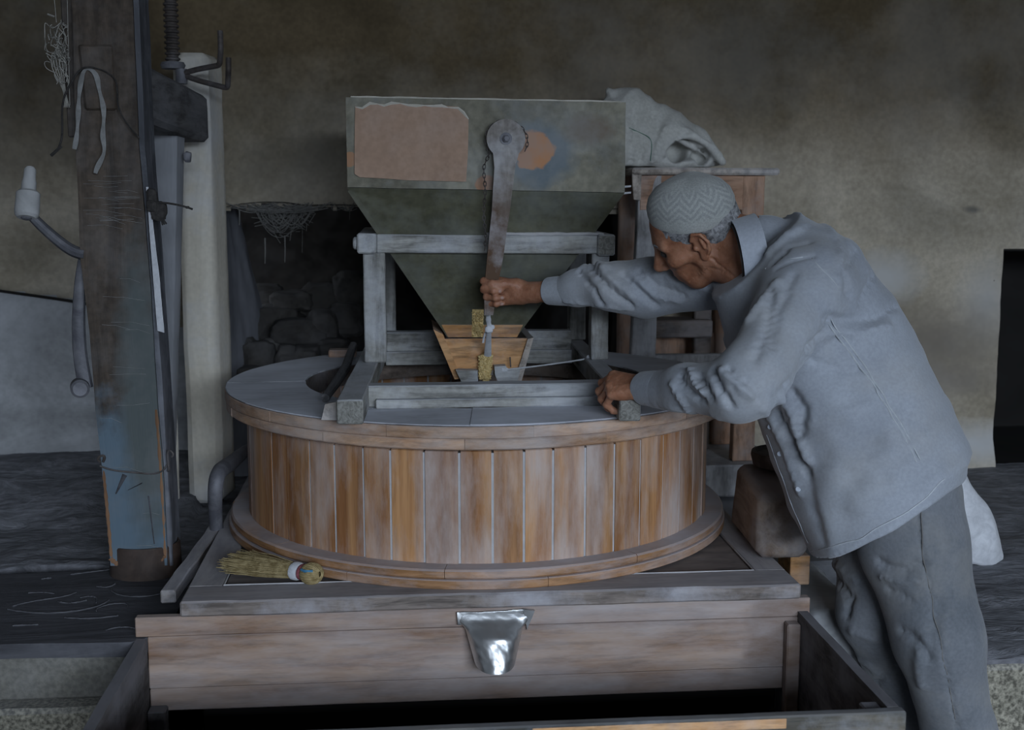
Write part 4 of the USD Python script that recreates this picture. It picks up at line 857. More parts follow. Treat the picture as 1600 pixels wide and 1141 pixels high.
gpk.add("board", worn(chamfer8([[[at(256, 782, .22), at(231, 206, .18)], [at(256, 782, .25), at(231, 206, .21)]], [[at(268, 782, .22), at(276, 206, .18)], [at(274, 782, .27), at(290, 206, .23)]]], .005), .002, 7, .03, 67), "greyplank", smooth=40)
gpk.add("bolt", stone(at(293, 245, .20), (.010, .012, .014), 5), "iron", label="rounded bolt head on the plank edge")
gp2 = worn(chamfer8([[[at(261, 780, .28), at(258, 500, .28)], [at(261, 780, .32), at(258, 500, .32)]], [[at(281, 780, .28), at(272, 470, .28)], [at(281, 780, .32), at(272, 470, .32)]]], .004), .002, 8, .03, 68)
solo("white_batten", gp2, "whitewash", "narrow whitewashed batten standing behind the foot of the grey plank", "batten")
cr = Thing("crank_handle", "white painted crank grip on a bent grey iron arm at the left of the post", "crank", at(45, 330, PV))
ax = at(48, 258, PV + .02) - at(42, 335, PV - .02); ax /= np.linalg.norm(ax)
g0 = at(42, 330, PV - .02)
cr.add("grip", lathe([(0, .045), (.0165, .045), (.0165, .09), (.014, .10), (.0130, .122), (.009, .128), (0, .129)], 28, g0 - ax * .022, ax, closed=False), "white_paint", label="white painted grip")
cr.add("hub", lathe([(0, -.010), (.020, -.010), (.026, -.004), (.0275, .006), (.0265, .048), (.022, .053), (0, .053)], 32, g0 - ax * .006, ax, closed=False), "white_paint")
cr.add("cap_screw", lathe([(0, -.014), (.008, -.014), (.012, -.011), (.012, -.006), (0, -.006)], 16, g0 - ax * .006, ax, closed=False), "iron")
cr.add("arm", tube(spline([at(50, 338, PV), at(70, 358, PV + .004), at(92, 377, PV + .008), (at(112, 391, PV + .012)), at(132, 397, PV + .016)], 24), np.linspace(.019, .024, 24), 10, flat=.6), "iron")
cb = Thing("curved_bar", "curved grey iron bar hanging beside the post with a round lug at its lower end", "bar", at(128, 610, PV))
cb.add("bar", tube(spline([at(x, y, PV + .03) for x, y in [(131, 405), (125, 450), (123, 500), (125, 550), (131, 590), (134, 606)]], 30), np.linspace(.013, .018, 30), 10, flat=.8), "iron")
cb.add("lug", lathe([(0, -.024), (.016, -.024), (.0215, -.019), (.0225, .018), (.0, .022)], 24, at(125, 606, PV + .012), (-.25, .97, 0), closed=False), "iron")
# slab under the post, plank, pipe
slv0 = onz(120, 998, LEDGE + .012)[1]; slv1 = onz(170, 890, LEDGE + .012)[1]
dsl = Thing("dark_slab", "dark smeared slab on the ledge under the foot of the timber post", "slab", (-1.2, -.4, LEDGE - .02))
dsl.add("slab", worn(hull([(x, v, z) for x, v in [(-1.9, slv0 + .01), (-.768, slv0 - .006), (-.70, slv0 + .05), (-.71, slv1 - .02), (-.95, slv1 + .02), (-1.9, slv1 - .03)] for z in (LEDGE - .028, LEDGE + .004)]), .003, 6, .02, 70), "slab", smooth=40)
smr = []; rq = np.random.default_rng(9)
for ln in ([(12, 952), (60, 958), (110, 956), (150, 948), (170, 938)], [(20, 948), (50, 940), (90, 934), (120, 925)], [(150, 955), (165, 946), (190, 943), (198, 950)], [(45, 927), (70, 926), (84, 928)], [(90, 940), (115, 942), (135, 938)], [(125, 934), (140, 932), (150, 942)], [(110, 898), (150, 893), (172, 890)], [(165, 985), (190, 980), (212, 982)], [(20, 978), (60, 976)], [(150, 916), (170, 917), (180, 912)], [(65, 905), (80, 903)], [(100, 965), (150, 966), (185, 962)], [(175, 920), (200, 932), (235, 931), (255, 926)]):
    q = spline([onz(x, y, LEDGE + .0055) for x, y in ln], 26); q[:, 2] = LEDGE + .0052
    smr.append(tube(q + rq.normal(0, .0006, q.shape) * A([1, 1, .3]), np.convolve(np.pad(np.abs(rq.normal(.0016, .0009, len(q))), 2, "edge"), np.ones(5) / 5, "valid") + .0002, 5))
dsl.add("smears", trimesh.util.concatenate(smr), "smear", kind="stuff", label="dried pale smears on the slab")
solo("loose_plank", worn(beam((-.716, -.54, .565), (-.683, -.06, .578), .034, .03, .003), .003, 12, .02, 71), "tablewood_v", "narrow loose plank lying along the left side of the mill table", "plank")
solo("bent_pipe", tube(spline([at(339, 828, -.10), at(336, 790, -.12), at(338, 752, -.13), at(352, 730, -.02), at(372, 714, .10), at(392, 701, .25)], 40), np.r_[np.linspace(.017, .021, 20), np.linspace(.021, .014, 20)], 12), "iron", "bent black pipe rising beside the left side of the mill casing", "pipe")
# ================================================================== RIGHT: TABLE, SACK, BLOCK
TV = .48
tb = Thing("work_table", "old orange wooden table with a grey dusty top behind the man's head", "table", (.70, TV, .61))
tz1, tz0 = 1.516, 1.495; tu0, tu1 = at(986, 262, TV)[0], at(1214, 266, TV)[0]
tb.add("top", worn(box((tu0, TV - .03, tz0), (tu1, TV + .30, tz1), .006), .0025, 10, .03, 80), "paleplank")
lu = [at(x, 300, TV)[0] for x in (999, 1024, 1160, 1195)]
lw = [at(x, 520, TV)[0] for x in (984, 1021)]; rw = [at(x, 660, TV)[0] for x in (1146, 1180)]
tb.add("apron", worn(box((lu[0] + .002, TV, tz0 - .105), (lu[3] - .002, TV + .022, tz0), .002), .001, 10, .03, 81), "stool_u")
tb.add("apron", box((lu[0] + .004, TV + .26, tz0 - .1), (lu[3] - .004, TV + .28, tz0), .002), "stool_u")
tb.add("leg", worn(chamfer8([[[(lw[0] - .004, TV + .002, .61), (lu[0], TV + .002, tz0)], [(lw[0] - .004, TV + .045, .61), (lu[0], TV + .045, tz0)]], [[(lw[1], TV - .001, .61), (lu[1] + .02, TV - .001, tz0)], [(lw[1], TV + .045, .61), (lu[1] + .02, TV + .045, tz0)]]], .003), .0015, 10, .03, 82), "stool_grey")
tb.add("leg", worn(chamfer8([[[(rw[0], TV - .001, .61), (lu[2], TV - .001, tz0)], [(rw[0], TV + .045, .61), (lu[2], TV + .045, tz0)]], [[(rw[1], TV - .001, .61), (lu[3], TV - .001, tz0)], [(rw[1], TV + .045, .61), (lu[3], TV + .045, tz0)]]], .003), .0015, 10, .03, 83), "stool")
tb.add("leg", box((lw[0] + .01, TV + .25, .61), (lw[1], TV + .29, tz0), .003), "stool")
x0 = at(1080, 500, TV + .26)[0]; tb.add("leg", box((rw[0] + .0, TV + .25, .61), (rw[1] - .0, TV + .29, tz0), .003), "stool")
tb.add("stretcher", worn(box((lw[1] - .004, TV + .004, .892), (rw[0] + .004, TV + .036, .948), .003), .0012, 10, .03, 84), "stool_grey")
tb.add("stretcher", box((lw[1] - .004, TV + .255, .90), (rw[0] + .004, TV + .28, .985), .003), "stool")
tb.add("corner_board", worn(chamfer8([[[at(990, 312, TV - .02), at(987, 268, TV - .02)], [at(990, 312, TV + .03), at(987, 268, TV + .03)]], [[at(1001, 314, TV - .02), at(1003, 268, TV - .02)], [at(1001, 314, TV + .03), at(1003, 268, TV + .03)]]], .002), .002, 15, .02, 85), "paleplank", label="pale chipped board end at the table corner")
solo("box_crate", worn(box((.672, .42, LEDGE - .004), (.975, .75, .609), .006), .004, 9, .03, 86), "stool_grey", "low grey dusty timber box under the legs of the table", "box")
pst = at(1094, 500, .70); solo("dark_stave", box((pst[0] - .028, .66, .50), (pst[0] + .028, .70, 1.40), .004), "panelwood", "dark upright board leaning on the wall behind the table", "board")
solo("wood_box", worn(box((at(1022, 530, .62)[0], .61, .985), (at(1112, 530, .62)[0], .74, 1.04), .004), .003, 12, .03, 87), "panelwood", "low dark wooden box on the rear stretcher of the table", "box")
# empty woven sack slumped on the table
sk = Solid(); SKv = TV + .12
P_ = lambda x, y, v=SKv: at(x, y, v)
for x0_, y0_, x1_, y1_, r0_, r1_ in ((948, 142, 985, 165, .008, .045), (985, 165, 1045, 196, .050, .040), (1045, 196, 1095, 215, .034, .022), (1095, 215, 1124, 248, .020, .012), (950, 200, 1040, 222, .085, .075), (955, 236, 1062, 240, .085, .055), (1062, 238, 1110, 252, .045, .022)):
    sk.bone(P_(x0_, y0_), P_(x1_, y1_), r0_, r1_, .045)
R45 = trimesh.transformations.rotation_matrix(.55, [0, 1, 0])[:3, :3]
sk.bone(P_(1045, 225, SKv - .02), P_(1090, 243, SKv - .02), .065, .045, .04)
sk.bone(P_(1092, 236, SKv - .12), P_(1050, 226, SKv + .0), .040, .034, .012, "s").bone(P_(1068, 240, SKv - .13), P_(1050, 238, SKv), .036, .028, .012, "s").bone(P_(1112, 247, SKv - .12), P_(1090, 245, SKv - .02), .026, .022, .01, "s")
sk.bone(P_(1040, 200, SKv - .06), P_(1085, 212, SKv - .075), .014, .011, .02).bone(P_(1085, 212, SKv - .075), P_(1112, 230, SKv - .07), .011, .012, .012).bone(P_(1112, 230, SKv - .07), P_(1129, 253, SKv - .05), .012, .014, .012)
sk.bone(P_(1050, 212, SKv - .05), P_(1102, 243, SKv - .03), .009, .006, .012)
sk.cut((0, 0, tz1 + .001), (0, 0, -1), k=.003)
sm = sk.mesh(.006, warp=lambda P: .020 * (meshkit.fbm(P * 8, 3, 3) - .5) + .004 * np.abs(np.sin((P[..., 0] * .8 - P[..., 2] * .5) * 55 + 6 * meshkit.noise(P * 6, 2))))
sm = folds(sm, [([(1000, 165), (990, 215), (985, 250)], -.008, .008), ([(1022, 178), (1012, 215), (1000, 252)], -.007, .007), ([(1040, 200), (1028, 225), (1020, 252)], .008, .008), ([(950, 140), (975, 190), (985, 215)], .008, .010), ([(1075, 205), (1060, 215), (1040, 250)], -.008, .008)])
sa = Thing("woven_sack", "empty white woven sack slumped on the table with its mouth gaping to the right", "sack", (.55, SKv, tz1))
sa.add("cloth", sm, "sackcloth", smooth=True)
for ln in ([(982, 200), (1000, 207), (1018, 217), (1020, 232), (1016, 252)],):
    q = surf(sm, ln)
    if q is not None and len(q) > 3: sa.add("printed_line", tube(spline(q[::3], 40), .0022, 6, flat=.5), "green_print", label="green printed line on the sack")
# block of wood beside the casing, its packing piece, round tin behind
bk = chamfer8([[[(.618, -.500, PT + .003), (.628, -.47, .742)], [(.632, -.20, PT + .003), (.640, -.22, .770)]], [[(.735, -.505, PT + .003), (.742, -.47, .748)], [(.80, -.22, PT + .003), (.80, -.22, .775)]]], .016)
bkm = m3.Manifold(m3.Mesh(np.asarray(bk.vertices, np.float32), np.asarray(bk.faces, np.uint32))).refine_to_length(.022)
bkm = trimesh.smoothing.filter_taubin(tm(bkm), iterations=2)
solo("timber_block", worn(bkm, .004, 9, .02, 90), "blockwood", "large rounded block of dusty timber resting beside the right side of the mill casing", "block", smooth=True)
solo("wood_offcut", box((.705, -.475, .528), (.752, -.38, PT + .002), .002), "orangewood", "small square offcut of fresh wood wedged under the timber block", "offcut")
tn = onz(1205, 735, .78)
solo("round_lid", lathe([(0, .772), (.075, .772), (.085, .778), (.09, .80), (.088, .81), (.080, .812), (.074, .802), (0, .80)], 40, (.75, -.29, 0), closed=False), "rust", "round dark metal lid lying on the timber block beneath the man's shirt", "lid")
# white sack behind the man
ws = Solid(); wv = -.22
ws.bone(at(1496, 752, wv), at(1516, 830, wv), .030, .065, .04).bone(at(1470, 790, wv + .03), at(1490, 850, wv), .03, .06, .05).bone(at(1515, 830, wv), at(1535, 872, wv), .06, .055, .04).bone(at(1510, 850, wv), at(1480, 870, wv), .06, .05, .04)
ws.cut((0, 0, .500), (0, 0, -1), k=.003)
wm = ws.mesh(.007, warp=lambda P: .014 * (meshkit.fbm(P * 12, 3, 5) - .5) + .004 * np.sin((P[..., 0] * 50) + 5 * meshkit.noise(P * 9, 1)))
solo("white_sack", wm, "white_cloth", "small white cloth sack standing on the ledge behind the man's legs", "sack", smooth=True)
# cobwebs at the niche
cw = []; rc = np.random.default_rng(21)
def web(x0, x1, ytop, sag, n, v):
    for k in range(n):
        a, b = sorted(rc.uniform(x0, x1, 2)); m = (a + b) / 2; dz = sag * rc.uniform(.3, 1) * min(1, (b - a) / (x1 - x0) * 2)
        cw.append(tube(spline([at(a, ytop + rc.uniform(-6, 4), v + rc.uniform(-.02, .02)), at(m + rc.normal(0, 6), ytop + dz, v + rc.uniform(-.03, .03)), at(b, ytop + rc.uniform(-6, 4), v + rc.uniform(-.02, .02))], 12), rc.uniform(.0006, .0016), 4))
web(350, 520, 322, 12, 46, WALL - .02); web(396, 490, 330, 46, 40, WALL + .0); web(520, 560, 322, 10, 10, WALL - .02)
for x, y0, y1, r in ((414, 372, 412, .0022), (445, 368, 410, .0022), (374, 328, 352, .0018), (472, 340, 395, .0008), (546, 322, 344, .001)):
    cw.append(tube([at(x, y0, WALL), at(x + .5, (y0 + y1) / 2, WALL), at(x, y1, WALL)], [r, r * .8, r * .5], 5))
for k in range(60):
    x = rc.uniform(400, 484); y = rc.uniform(328, 350 + 22 * math.sin((x - 396) / 94 * math.pi)); cw.append(tube([at(x, y, WALL + .0), at(x + rc.normal(0, 10), y + rc.normal(0, 8), WALL + rc.uniform(-.02, .02))], .0009, 4))
solo("cobwebs", trimesh.util.concatenate(cw), "web", "dusty grey cobwebs hanging from the top of the dark niche", "cobweb", kind="stuff")
# ================================================================== THE MAN
HC = A([.452, -.5, 1.363]); HR = A([[-.777, .377, -.505], [-.188, -.904, -.384], [-.601, -.203, .773]])
for k in range(2):
    HR[0] /= np.linalg.norm(HR[0]); HR[2] -= HR[0] * (HR[2] @ HR[0]); HR[2] /= np.linalg.norm(HR[2]); HR[1] = np.cross(HR[2], HR[0])
hd = lambda x, y, z: HC + HR[0] * x + HR[1] * y + HR[2] * z
f_, l_, u__ = HR
J = dict(Lsh=at(1268, 445, -.74), Lel=at(1158, 607, -.90), Lwr=at(1012, 607, -.65), Rsh=at(1150, 432, -.42), Rel=at(992, 450, -.32), Rwr=at(817, 457, -.142), Rcf=at(856, 455, -.178), C7=at(1195, 375, -.56), pel=at(1425, 720, -.72))
LEGS = {"L": [at(1418, 775, -.775), at(1466, 1000, -.86), at(1499, 1141, -.84), None], "R": [at(1378, 780, -.62), at(1368, 960, -.68), at(1420, 1090, -.64), None]}
for s in LEGS:
    h, k, a, _ = LEGS[s]; d = (a - k) / np.linalg.norm(a - k); LEGS[s][3] = k + d * (k[2] - .09) / -d[2]
body = Solid()
def hell(c, r, k=.02, op="u", R=None): body.ell(hd(*c), r, HR if R is None else R, k, op)
def hbone(a, b, ra, rb, k=.012, op="u"): body.bone(hd(*a), hd(*b), ra, rb, k, op)
hell((-.012, 0, .034), (.097, .075, .078)); hell((.03, 0, -.03), (.062, .062, .085), .03); hell((.045, 0, -.085), (.036, .040, .030), .03)
hbone((.058, -.012, -.103), (.058, .012, -.103), .017, .017, .02)
for s in (-1, 1):
    hbone((.005, s * .055, -.045), (.045, s * .030, -.098), .018, .014, .025)                    # jaw
    hell((.055, s * .046, -.022), (.026, .02, .017), .02)                                        # cheekbone
    hbone((.080, s * .015, .021), (.066, s * .052, .020), .011, .009, .016)                      # brow
    hell((.086, s * .031, .001), (.014, .017, .011), .010, "s")                                  # eye socket
    hell((.098, s * .012, -.040), (.009, .008, .008), .006)                                      # nostril wing
    hell((.050, s * .060, -.064), (.022, .012, .020), .02, "s")                                  # hollow cheek
    hbone((.082, s * .020, -.050), (.066, s * .034, -.078), .005, .004, .012)                    # fold from nose to mouth
hbone((.086, 0, .012), (.112, 0, -.034), .008, .0125, .014); hell((.113, 0, -.036), (.012, .011, .010), .008)
hbone((.086, -.016, -.066), (.086, .016, -.066), .006, .006, .010); hbone((.083, -.015, -.079), (.083, .015, -.079), .007, .007, .010); hbone((.094, -.02, -.0725), (.094, .02, -.0725), .003, .003, .004, "s")
for s in (-1, 1):                                                                                # ears
    Re = trimesh.transformations.rotation_matrix(s * .38, [0, 0, 1])[:3, :3] @ HR
    body.ell(hd(-.012, s * .081, -.005), (.019, .0065, .032), Re, .004); body.ell(hd(-.002, s * .079, -.035), (.008, .0055, .011), Re, .006)
    body.ell(hd(-.006, s * .089, -.006), (.010, .0065, .019), Re, .003, "s")
    rim = [(.004, .080, .012), (-.008, .087, .027), (-.024, .093, .020), (-.030, .095, -.002), (-.022, .091, -.022), (-.008, .084, -.036)]
    for q0, q1 in zip(rim[:-1], rim[1:]): body.bone(hd(q0[0], s * q0[1], q0[2]), hd(q1[0], s * q1[1], q1[2]), .0036, .0036, .003)
    body.bone(hd(-.016, s * .090, -.014), hd(-.018, s * .0905, .012), .003, .003, .003); body.ell(hd(.004, s * .080, -.008), (.005, .005, .007), HR, .003)
nk0 = hd(-.028, 0, -.045); nk1 = J["C7"] + A([-.02, 0, -.01])
body.bone(nk0, nk1, .057, .062, .03)
body.bone(hd(-.005, .055, -.05), J["C7"] + A([-.03, -.03, -.07]), .014, .016, .012)                # neck tendon
body.bone(hd(.03, 0, -.075), J["C7"] + A([-.06, .0, -.07]), .03, .035, .02)                         # throat
# trunk, legs (under the clothes)
ch_ = (J["Lsh"] + J["Rsh"]) / 2
body.bone(J["C7"] + A([.02, 0, -.06]), J["Lsh"] + A([0, 0, -.01]), .06, .055, .04).bone(J["C7"] + A([.02, 0, -.06]), J["Rsh"] + A([.03, 0, -.01]), .06, .05, .04)
body.bone(J["C7"] + A([.06, -.02, -.10]), J["pel"] + A([-.06, .02, .06]), .11, .10, .05)
body.bone(LEGS["L"][0] + A([0, .03, .02]), LEGS["R"][0] + A([0, 0, .02]), .065, .065, .05)
for s in LEGS:
    h, k, a, e = LEGS[s]; body.bone(h, k, .066, .050, .03).bone(k, e, .050, .038, .03).bone(e, e + A([-.10, .03, -.045]), .035, .03, .03)
# arms
def arm(sh, el, wr): body.bone(sh, el, .044, .036, .02).bone(el, wr, .038, .024, .02)
arm(J["Lsh"], J["Lel"], J["Lwr"]); arm(J["Rsh"], J["Rel"], J["Rwr"])
def unit(x): x = A(x, float); return x / np.linalg.norm(x)
nails = []
def hand(w, d, n, s, curls, thumb, size=1.0, spread=(.10, .02, -.06, -.14), lift=(0, 0, 0, 0)):
    """w wrist, d along the hand, n back of the hand, s towards the thumb; curls: per finger bends (degrees) at the three joints."""
    d, n, s = unit(d), unit(n), unit(s)
    body.bone(w - d * .03, w + d * .012, .0245, .023, .012)
    off = [.028, .009, -.010, -.027]; ml = [.086, .088, .083, .076]; seg = [(.043, .025, .021), (.047, .029, .022), (.044, .027, .022), (.035, .021, .020)]
    kn = []
    for i in range(4):
        m = w + (d * ml[i] + s * off[i]) * size - n * (.004 if i == 3 else 0) + n * lift[i]
        body.bone(w + d * .006 + s * off[i] * .5, m, .0165, .0125, .012); kn.append(m)
    body.bone(w + d * .03 - n * .010 + s * .010, w + d * .055 - n * .010 - s * .016, .017, .015, .012)   # palm
    for i in range(4):
        dd = unit(d + s * spread[i]); p = kn[i]; ang = 0; r = .0098 if i < 3 else .0086
        for q in range(3):
            ang += math.radians(curls[i][q]); dr = dd * math.cos(ang) - n * math.sin(ang); e = p + dr * seg[i][q] * size
            body.bone(p, e, r, r - .0011, .004); body.ell(p, (r * 1.06,) * 3, k=.004)
            p, r = e, r - .0009
            if q == 2: nails.append((e - dr * .006, dr, dd * math.sin(ang) + n * math.cos(ang), r + .0009))
    t0, t1, t2, t3 = (w + (d * a + s * b + n * c) * size for a, b, c in thumb)
    body.bone(t0, t1, .017, .0135, .012).bone(t1, t2, .0125, .0108, .005).bone(t2, t3, .0108, .0085, .004)
    dr = unit(t3 - t2); nn = unit(n - dr * (n @ dr)); nails.append((t3 - dr * .006, dr, unit(nn + s * .6), .0088))
# left hand: laid over the end of the right sled beam and the cross beam
kL = at(950, 600, -.60); w = J["Lwr"]
hand(w, kL - w, (-.30, -.55, 1), (.35, .75, .50), [(40, 50, 30), (46, 54, 32), (54, 60, 34), (60, 64, 36)], [(.02, .02, -.008), (.045, .040, -.020), (.070, .046, -.035), (.09, .040, -.05)])
# right hand: fist round the lever
wR = J["Rwr"]; kR = at(752, 453, -.100)
hand(wR, kR - wR, (.05, 1, .1), (-.08, -.05, 1), [(62, 88, 52), (66, 90, 54), (66, 88, 50), (60, 84, 48)], [(.018, .020, -.012), (.050, .026, -.034), (.080, .020, -.046), (.108, .014, -.050)], .96)
man = Thing("person", "man in grey knitted cap and pale work shirt bending over the mill, hand on lever", "person", (.9, -.8, 0))
bm = body.mesh(.0032, warp=lambda P: .0016 * (meshkit.fbm(P * 55, 2, 4) - .5))
# wrinkles in the skin
bm = folds(bm, [([(1078, 440), (1110, 418), (1138, 428)], -.003, .003), ([(1108, 400), (1125, 415), (1146, 432)], -.0045, .0035), ([(1120, 372), (1140, 356)], -.0018, .002), ([(1118, 380), (1143, 366)], -.0018, .002), ([(1122, 390), (1144, 378)], -.0018, .002), ([(1046, 410), (1060, 420), (1074, 432)], -.0014, .0025),
                ([(1040, 392), (1050, 394)], -.0015, .002), ([(860, 446), (830, 452)], .0018, .002), ([(860, 462), (825, 470)], .0015, .002), ([(1000, 598), (960, 604)], .0018, .002), ([(1000, 606), (955, 614)], .0016, .002)], tol=4)
man.add("body", bm, "skin", smooth=True)
nm = []
for c, dr, nn, r in nails:
    sd = np.cross(dr, nn); R = np.stack([dr, sd, nn])
    m = trimesh.creation.icosphere(2, 1.0); nm.append(trimesh.Trimesh((np.asarray(m.vertices) * A([.0055, .0045, .0018])) @ R + c + unit(nn) * (r - .0012), m.faces, process=False))
man.add("fingernails", trimesh.util.concatenate(nm), "nail", smooth=True, label="pale fingernails")
for s in (-1, 1): man.add("eye", trimesh.Trimesh(np.asarray(trimesh.creation.icosphere(2, .0105).vertices) + hd(.0765, s * .031, -.001), trimesh.creation.icosphere(2, .0105).faces, process=False), "leather", smooth=True, label="downcast eye")
# short grey hair under the cap
hair = Solid()
hair.ell(hd(-.014, 0, .032), (.100, .078, .082), HR, .01).ell(hd(-.05, 0, -.02), (.055, .068, .055), HR, .02)
hair.cut(hd(.052, 0, 0), HR[0], k=.004).cut(hd(0, 0, -.056), -HR[2] - HR[0] * .0, k=.004)
for s in (-1, 1): hair.ell(hd(.012, s * .085, -.045), (.044, .03, .055), HR, .004, "s"); hair.ell(hd(-.012, s * .09, -.01), (.026, .03, .034), HR, .004, "s")
hm = hair.mesh(.0035, warp=lambda P: .004 * (meshkit.fbm(P * A([260, 260, 90.]), 2, 2) - .35))
man.add("hair", hm, "hair", smooth=True, label="short grey hair")
man.add("eyebrow", tube(spline([hd(.089, .014, .024), hd(.085, .032, .026), hd(.070, .052, .022)], 10), [.002, .003, .0035, .0035, .0035, .003, .003, .0025, .002, .0015], 6), "hair")
man.add("eyebrow", tube(spline([hd(.089, -.014, .024), hd(.085, -.032, .026), hd(.070, -.052, .022)], 10), .003, 6), "hair")
# knitted cap
cap_up = unit(HR[2] * .9 - HR[0] * .42); cap_f = unit(HR[0] - cap_up * (HR[0] @ cap_up)); cap_l = np.cross(cap_up, cap_f)
cap_o = hd(-.008, 0, .020) + cap_up * .012
prof = [(.0965, -.006), (.0985, .0), (.1005, .02), (.1000, .045), (.094, .068), (.080, .090), (.058, .106), (.03, .115), (0, .118)]
prof = [(r * .95, z * .79) for r, z in prof]
cpv = lathe([(0, -.004)] + [(.085, -.005)] + prof, 96, closed=False, sx=1.0, sy=1.0)
cv = np.asarray(cpv.vertices).copy()
ang_ = np.arctan2(cv[:, 1], cv[:, 0])
cpath = man.path + "/cap"
cmx = trimesh.Trimesh(np.stack([cv[:, 0] * 1.01, cv[:, 1] * .86, cv[:, 2] + .002 * np.sin(ang_ * 3)], -1), cpv.faces, process=False)
cmx = cmx.subdivide(); vv = np.asarray(cmx.vertices); cmx = trimesh.Trimesh(vv + .004 * (meshkit.fbm(vv * 22, 2, 6)[:, None] - .5) * unit([1, 1, .4]), cmx.faces, process=False)
cm = usdkit.mesh(stage, cpath, cmx, M["cap"], smooth=50)
o = cap_o - man.base
cm.AddTransformOp().Set(Gf.Matrix4d(*cap_f, 0, *cap_l, 0, *cap_up, 0, *o, 1))
setd(cm.GetPrim(), "grey knitted cap with a zigzag pattern")
# trousers
tr = Solid()
hL, kL_, aL, eL = LEGS["L"]; hR, kR_, aR, eR = LEGS["R"]
tr.bone(hL, hR, .098, .098, .05)
tr.bone(hL, at(1428, 850, -.795), .105, .106, .03).bone(at(1428, 850, -.795), kL_, .106, .086, .03).bone(kL_, aL, .086, .070, .03).bone(aL, eL + A([0, 0, .02]), .070, .066, .03)
tr.bone(hR, kR_, .108, .078, .03).bone(kR_, aR, .078, .068, .03).bone(aR, eR + A([0, 0, .02]), .068, .064, .03)
tr.cut((0, 0, .085), (0, 0, -1), k=.006)
tmh = tr.mesh(.0065, warp=lambda P: .012 * (meshkit.fbm(P * A([9., 9., 5.]), 3, 7) - .5))
tmh = folds(tmh, [([(1375, 880), (1410, 892), (1445, 880)], -.009, .008), ([(1380, 900), (1415, 910), (1440, 905)], .007, .007), ([(1388, 920), (1420, 935)], -.006, .007), ([(1410, 985), (1440, 1005), (1450, 1030)], -.009, .009), ([(1445, 1000), (1435, 1040), (1440, 1070)], .010, .012), ([(1470, 940), (1450, 1010)], -.006, .012),
                  ([(1434, 790), (1440, 860), (1458, 950), (1478, 1040), (1496, 1140)], -.004, .003), ([(1305, 905), (1330, 935), (1322, 960)], -.012, .009), ([(1300, 880), (1335, 905)], .008, .009), ([(1330, 985), (1365, 1000)], .008, .010), ([(1370, 1070), (1398, 1045)], -.010, .007), ([(1345, 1030), (1380, 1060)], .007, .01)], tol=6)
trp = man.add("trousers", tmh, "trousers", smooth=True, label="dusty grey brown trousers")
q = surf(tmh, [(1436, 770), (1440, 860), (1458, 950), (1478, 1040), (1496, 1138)])
if q is not None: man.add("side_seam", tube(spline(q[::6] + unit(C - q.mean(0)) * .001, 60), .0013, 5), "seam_dark", parent=trp, label="dark side seam of the trousers")
for e in (eL, eR):
    m = hull(np.vstack([np.asarray(trimesh.creation.icosphere(2, r).vertices) * A([1, 1, .8]) + c for r, c in ((.05, e + A([.01, 0, -.042])), (.045, e + A([-.10, .03, -.05])), (.036, e + A([-.19, .055, -.055])))]))
    v = np.asarray(m.vertices).copy(); v[:, 2] = np.maximum(v[:, 2], .001); man.add("shoe", trimesh.Trimesh(v, m.faces, process=False), "leather", smooth=50)
# shirt
sh_ = Solid()
FP = [(1178, 450), (1116, 466), (1134, 540), (1160, 600), (1184, 650), (1208, 720), (1236, 795), (1266, 866)]
BP = [(1192, 338), (1258, 340), (1330, 380), (1396, 464), (1441, 547), (1482, 625), (1511, 692), (1509, 738)]
VC = [-.56, -.575, -.60, -.63, -.66, -.69, -.715, -.73]; LW = [.088, .130, .205, .205, .205, .205, .21, .215]
secs = []
for (fx, fy), (bx, by), vc, lw_ in zip(FP, BP, VC, LW):
    Fp, Bp = at(fx, fy, vc + .045), at(bx, by, vc - .045); c_ = (Fp + Bp) / 2; a_ = (Bp - Fp) / 2
    ld = A([-.16, -.98, {6: .02, 7: .20}.get(len(secs), -.12)]); ld = unit(ld - unit(a_) * (unit(a_) @ ld)); secs.append((c_, a_, ld * lw_))
sh_.bone(at(1200, 394, -.558), at(1245, 425, -.575), .080, .115, .04)
for s0_, s1_ in zip(secs[1:-1], secs[2:]): sh_.section(*s0_, *s1_, .006)
hem_n = np.cross(secs[-1][1], secs[-1][2]); hem_n = hem_n if hem_n[2] < 0 else -hem_n
# sleeves
sh_.bone(J["Lsh"] + A([.02, .05, .0]), J["Lsh"] + A([-.005, .0, -.01]), .105, .088, .05).bone(J["Lsh"] + A([-.005, .0, -.01]), J["Lel"] + A([.03, .01, .03]), .090, .066, .03).bone(J["Lel"] + A([.03, .01, .03]), J["Lel"], .066, .060, .03)
Lc0 = J["Lel"] + (J["Lwr"] - J["Lel"]) * .93
sh_.bone(J["Lel"], J["Lel"] + (J["Lwr"] - J["Lel"]) * .55 + A([0, 0, .004]), .060, .046, .03).bone(J["Lel"] + (J["Lwr"] - J["Lel"]) * .55 + A([0, 0, .004]), Lc0, .046, .036, .02)
sh_.bone(J["Rsh"] + A([.06, 0, 0]), J["Rsh"], .08, .070, .05).bone(J["Rsh"], J["Rel"] + A([.03, .0, .0]), .074, .066, .03).bone(J["Rel"] + A([.03, .0, .0]), J["Rel"] + A([-.04, .02, .004]), .066, .056, .03)
Rc0 = J["Rel"] + (J["Rcf"] - J["Rel"]) * .90
sh_.bone(J["Rel"] + A([-.04, .02, .004]), J["Rel"] + (J["Rcf"] - J["Rel"]) * .66 + A([0, 0, .004]), .052, .043, .03).bone(J["Rel"] + (J["Rcf"] - J["Rel"]) * .66 + A([0, 0, .004]), Rc0, .043, .033, .02)
sh_.cut(secs[-1][0], hem_n, k=.004)
